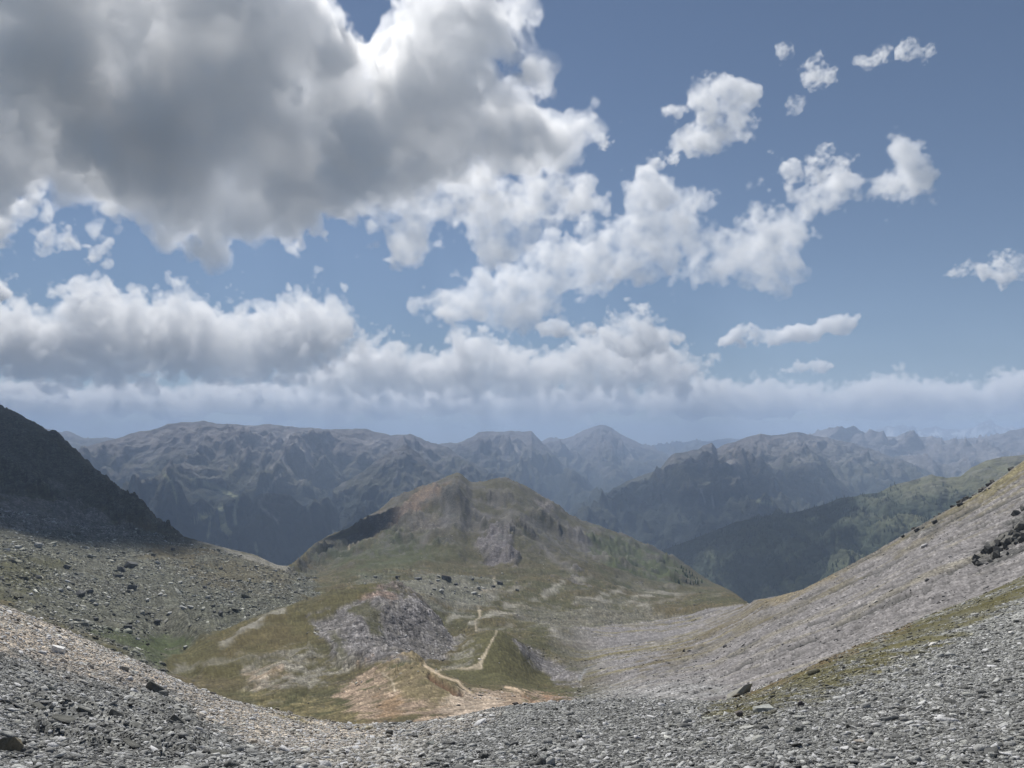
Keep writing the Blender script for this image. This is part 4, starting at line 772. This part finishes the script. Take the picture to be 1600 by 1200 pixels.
def cloud(label, poly, d, half, vox, dens, tilt=0.0, k=1.0, lump=.5, billow=.4, torn=.2, size=1.0, edge=.12, wisp=0.0, inner=.5, g=.3, tint=(1, 1, 1), seed=1, group=None, flat=None):
    """poly: outline in photo pixels; d: distance of its middle (m); half: half thickness (m); tilt: metres of distance per pixel downwards;
    lump, billow, torn: noise amounts relative to half; flat: height below which vapour ends"""
    rng = np.random.default_rng(seed)
    P = np.array(poly, float); pym = P[:, 1].mean()
    far = [at(px, py, d + tilt * (py - pym) + s * half * k) for px, py in poly for s in (-1, 1)]
    A = np.array([tuple(v) for v in far]); grow = half * (.35 + .5 * (lump + torn))
    lo = A.min(0) - grow; hi = A.max(0) + grow
    if flat is not None: lo[2] = max(lo[2], flat - half * .3)
    n = np.maximum(6, np.ceil((hi - lo) / vox).astype(int)); hi = lo + (n - 1) * vox; VOX_TOTAL[0] += int(n.prod())
    ax = [(lo[i] + vox * np.arange(n[i])).astype(np.float32) for i in range(3)]
    x, y, z = ax[0][:, None, None], ax[1][None, :, None], ax[2][None, None, :]
    c, s = math.cos(PITCH), math.sin(PITCH)
    yc = y * c + z * s; py = 600 - FPX * (z * c - y * s) / yc; px = 800 + FPX * x / yc
    F, x0, y0, st = outline_distance(poly)
    D = look_up(F, x0, y0, st, px, np.broadcast_to(py, px.shape)) * (y / FPX)
    w = (y - (d + tilt * (py - pym))) / k / math.hypot(1, tilt * FPX / d)
    f = np.sqrt(np.maximum(half - D, 0) ** 2 + w ** 2) - half
    f = f.astype(np.float32); del D, px
    L0 = half * size * 1.5 / vox
    sh = tuple(n)
    f += lump * half * .55 * lattice(sh, L0, rng) 
    a = billow * half
    for o in range(4):
        stp = L0 * .62 / 2 ** o
        if stp < 1.5: break
        q = np.abs(lattice(sh, stp, rng)); q -= q.mean(); f -= a * q * .6; a *= .55
    a = torn * half
    for o in range(5):
        stp = L0 * .8 / 2 ** o
        if stp < 1.4: break
        f += a * .5 * lattice(sh, stp, rng); a *= .62
    if flat is not None:
        h = half * .25; f = np.maximum(f, (flat - z) + h * .5 * lattice((n[0], n[1], 1), L0 * .5, rng))
    den = np.clip(f / (-half * edge), 0, 1)
    if wisp:
        q = .5 * lattice(sh, L0 * .35, rng) + .35 * lattice(sh, L0 * .16, rng) + .22 * lattice(sh, L0 * .08, rng)
        den *= np.clip(.5 + q / wisp, 0, 1)
    if inner: den *= np.clip(1 - inner * (.5 + .55 * lattice(sh, L0 * .9, rng) + .45 * lattice(sh, L0 * .4, rng)), .08, 1)
    den[[0, -1]] = 0; den[:, [0, -1]] = 0; den[:, :, [0, -1]] = 0
    me = bpy.data.meshes.new('cloud'); me.vertices.add(int(n.prod()))
    me.attributes.new('d', 'FLOAT', 'POINT').data.foreach_set('value', np.ascontiguousarray(den, np.float32).ravel())
    mat = cloud_material(dens, g, tint); me.materials.append(mat)
    o = bpy.data.objects.new('cloud', me); COL.objects.link(o)
    md = o.modifiers.new('density', 'NODES'); md.node_group = FILL
    for key, v in (('Low', [float(q) for q in lo]), ('High', [float(q) for q in hi]), ('Voxel', float(vox)), ('NX', int(n[0])), ('NY', int(n[1])), ('NZ', int(n[2])), ('Material', mat)): md[FILL_ID[key]] = v
    o['label'] = label; o['category'] = 'cloud'
    if group: o['group'] = group
    return o
BIG = [(-120,-140),(440,-140),(515,-20),(532,20),(545,60),(568,135),(590,90),(596,50),(625,25),(660,-20),(690,-60),(760,-40),(790,20),(800,90),(835,125),(850,150),(862,182),(905,193),(885,215),(840,215),(790,228),(750,235),(700,270),(640,310),(560,330),(470,345),(340,360),(250,340),(150,312),(90,300),(-120,300)]
cloud('huge grey cumulus with a dark base and brilliant rim, largest in the sky', BIG, 6300, 620, 17, .0078, tilt=3.2, k=.9, lump=.2, billow=.38, torn=.30, size=.40, edge=.045, g=.4, inner=.55, seed=3)
cloud('torn white fringe hanging from the right underside of the huge cumulus', [(560,300),(700,250),(765,235),(770,262),(800,292),(830,265),(870,262),(905,282),(912,310),(870,335),(860,350),(800,388),(740,388),(690,375),(640,372),(590,345)], 7400, 260, 17, .0075, tilt=1, lump=.6, billow=.3, torn=.75, size=.8, wisp=.9, g=.35, seed=4)
RC = [(668,470),(720,440),(690,425),(760,430),(812,408),(850,370),(905,335),(940,345),(975,325),(985,285),(1000,265),(1030,262),(1060,290),(1105,305),(1100,350),(1130,345),(1170,320),(1235,325),(1240,300),(1290,275),(1345,280),(1395,265),(1402,240),(1430,232),(1455,262),(1452,292),(1390,320),(1300,345),(1230,378),(1250,432),(1190,445),(1150,420),(1100,425),(1050,440),(950,442),(880,465),(870,490),(800,508),(740,505),(700,490)]
cloud('long ragged white cloud slanting up to the right', RC, 8200, 250, 16, .0085, lump=.4, billow=.4, torn=.5, size=.7, wisp=1.8, inner=.3, g=.4, seed=6)
cloud('feathery tuft above the long slanting cloud', [(1203,238),(1250,252),(1285,234),(1330,252),(1310,285),(1262,305),(1228,278)], 8000, 110, 13, .012, lump=.6, billow=.2, torn=.9, wisp=.7, seed=7)
cloud('comma-shaped white cloud alone in the blue', [(1040,172),(1068,150),(1085,125),(1115,125),(1140,107),(1165,125),(1188,150),(1182,185),(1160,215),(1110,226),(1060,232),(1055,215),(1092,195),(1085,176),(1060,182)], 6600, 135, 10, .014, lump=.4, billow=.3, torn=.5, wisp=1.2, seed=8)
for i_, (poly, lab) in enumerate((([(1262,125),(1272,95),(1290,85),(1300,105),(1328,98),(1300,120),(1275,135)], 'small torn wisp above the comma-shaped cloud'),
    ([(1342,98),(1365,85),(1390,75),(1380,95),(1355,104)], 'thin wisp between two others in the highest row'), ([(1398,82),(1405,62),(1425,58),(1440,75),(1478,68),(1475,80),(1440,88),(1415,85)], 'bright wisp with a trailing tail in the highest row'),
    ([(1228,150),(1240,140),(1258,150),(1252,170),(1235,186)], 'small upright puff below the highest row of wisps'), ([(1221,74),(1229,70),(1233,84),(1225,90)], 'tiny lone fleck of cloud high in the blue'),
    ([(998,262),(1010,244),(1050,238),(1045,250),(1015,265)], 'thin fragment just above the long slanting cloud'), ([(936,226),(944,216),(952,222),(948,234)], 'tiny fleck beside the huge cumulus'))):
    cloud(lab, poly, 6800, 70, 9, .014, lump=.5, billow=.2, torn=.9, wisp=.8, seed=20 + i_)
cloud('flat pale cloud with a ragged underside at the right edge', [(1468,432),(1500,415),(1545,402),(1590,398),(1680,405),(1680,435),(1600,432),(1570,440),(1566,460),(1555,440),(1510,434)], 9500, 110, 14, .015, lump=.5, billow=.3, torn=.6, wisp=.9, seed=31)
cloud('narrow white cloud low over the right range', [(1116,525),(1150,510),(1200,512),(1260,510),(1290,497),(1338,505),(1335,520),(1290,525),(1230,535),(1150,538),(1120,542)], 13000, 130, 18, .012, lump=.5, billow=.4, torn=.5, seed=32)
cloud('small flat cloud under the narrow white cloud', [(1222,578),(1250,565),(1290,562),(1302,572),(1290,582),(1240,584)], 14000, 90, 18, .012, lump=.5, billow=.4, torn=.5, seed=33)
cloud('little flat cloud beneath the long slanting cloud', [(840,508),(870,505),(905,510),(940,508),(925,522),(880,525),(850,520)], 12000, 100, 18, .010, lump=.5, billow=.3, torn=.6, seed=34)
cloud('tiny pale cloud under the huge cumulus', [(598,404),(612,399),(628,406),(612,412)], 9000, 60, 13, .012, torn=.6, seed=35)
cloud('pale cloud cut by the left edge, low in the blue', [(-90,445),(0,440),(38,458),(10,467),(-90,468)], 9500, 130, 16, .012, torn=.5, seed=36)
cloud('loose wisps below the left end of the huge cumulus', [(60,370),(75,330),(95,350),(120,345),(110,365),(165,385),(165,398),(100,385),(70,385)], 8000, 110, 13, .008, lump=.8, torn=1.0, wisp=.6, seed=37)
cloud('ragged remnant under the huge cumulus at the left edge', [(-90,280),(30,265),(60,300),(30,325),(-10,320),(20,360),(0,390),(-90,390)], 7600, 200, 16, .008, lump=.6, torn=.9, wisp=.7, seed=38)
DECK_L = [(-150,500),(-40,480),(30,484),(65,500),(105,498),(112,470),(128,455),(155,449),(182,464),(230,479),(290,474),(340,493),(390,490),(440,479),(470,480),(488,470),(512,472),(530,485),(545,500),(545,525),(520,545),(500,575),(400,590),(250,588),(130,588),(-150,592)]
cloud('broad heaped cloud bank with grey undersides on the left', DECK_L, 17500, 650, 36, .0042, k=1.6, lump=.25, billow=.8, torn=.2, size=.42, edge=.07, g=.3, seed=41)
DECK_M = [(440,590),(520,560),(560,545),(610,540),(660,556),(700,545),(715,530),(745,524),(790,540),(840,552),(885,545),(910,532),(950,540),(1000,545),(1060,560),(1100,572),(1085,590),(1060,605),(900,612),(700,614),(480,612)]
cloud('long heaped cloud bank over the middle peaks', DECK_M, 21500, 620, 40, .0040, k=1.5, lump=.25, billow=.8, torn=.2, size=.42, edge=.07, g=.3, seed=43)
cloud('bulging cloud tower with a grey foot above the middle bank', [(928,552),(932,515),(960,500),(990,487),(1015,492),(1025,508),(1050,510),(1066,528),(1045,545),(1010,558),(960,562)], 18500, 560, 32, .0045, lump=.25, billow=.75, torn=.18, size=.45, edge=.06, g=.3, seed=44)
cloud('low line of small heaped clouds over the right range', [(1040,612),(1090,592),(1150,600),(1210,596),(1270,602),(1330,604),(1370,590),(1400,588),(1430,597),(1480,606),(1540,598),(1590,580),(1720,572),(1720,640),(1500,642),(1250,640),(1060,632)], 25500, 560, 52, .0034, k=1.6, lump=.3, billow=.55, torn=.2, size=.3, g=.3, seed=45)
cloud('flat hazy cloud layer on the horizon behind the peaks', [(-200,596),(100,600),(400,604),(700,606),(1000,606),(1100,615),(1060,636),(800,644),(500,642),(200,646),(-200,646)], 30500, 700, 75, .0030, k=2, lump=.5, billow=.5, torn=.3, size=.6, g=.3, seed=46)
cloud('long bright cloud sheet far behind the horizon peaks', [(-260,612),(200,608),(500,612),(900,610),(1300,616),(1860,612),(1860,650),(1300,652),(800,650),(300,652),(-260,650)], 34500, 700, 90, .0060, k=1.2, lump=.4, billow=.4, torn=.3, size=.8, g=.3, seed=47)
for i_, (poly, lab) in enumerate((([(0,620),(12,608),(38,622),(36,634),(5,636)], 'small round puff low over the dark left slope'), ([(60,628),(72,618),(90,626),(86,636),(62,636)], 'second small puff beside the one over the dark slope'))):
    cloud(lab, poly, 21000, 160, 30, .010, torn=.3, seed=50 + i_)
# the same cloud field goes on above the frame; its shadow lies on the left mountainside
cloud('grey cumulus overhead whose shadow darkens the left mountainside', [(-1000,-560),(-255,-560),(140,-520),(250,-290),(-67,-285),(-1000,-285)], 2700, 260, 45, .03, tilt=2.6, lump=.25, torn=.2, seed=60)
print('VOX', VOX_TOTAL)
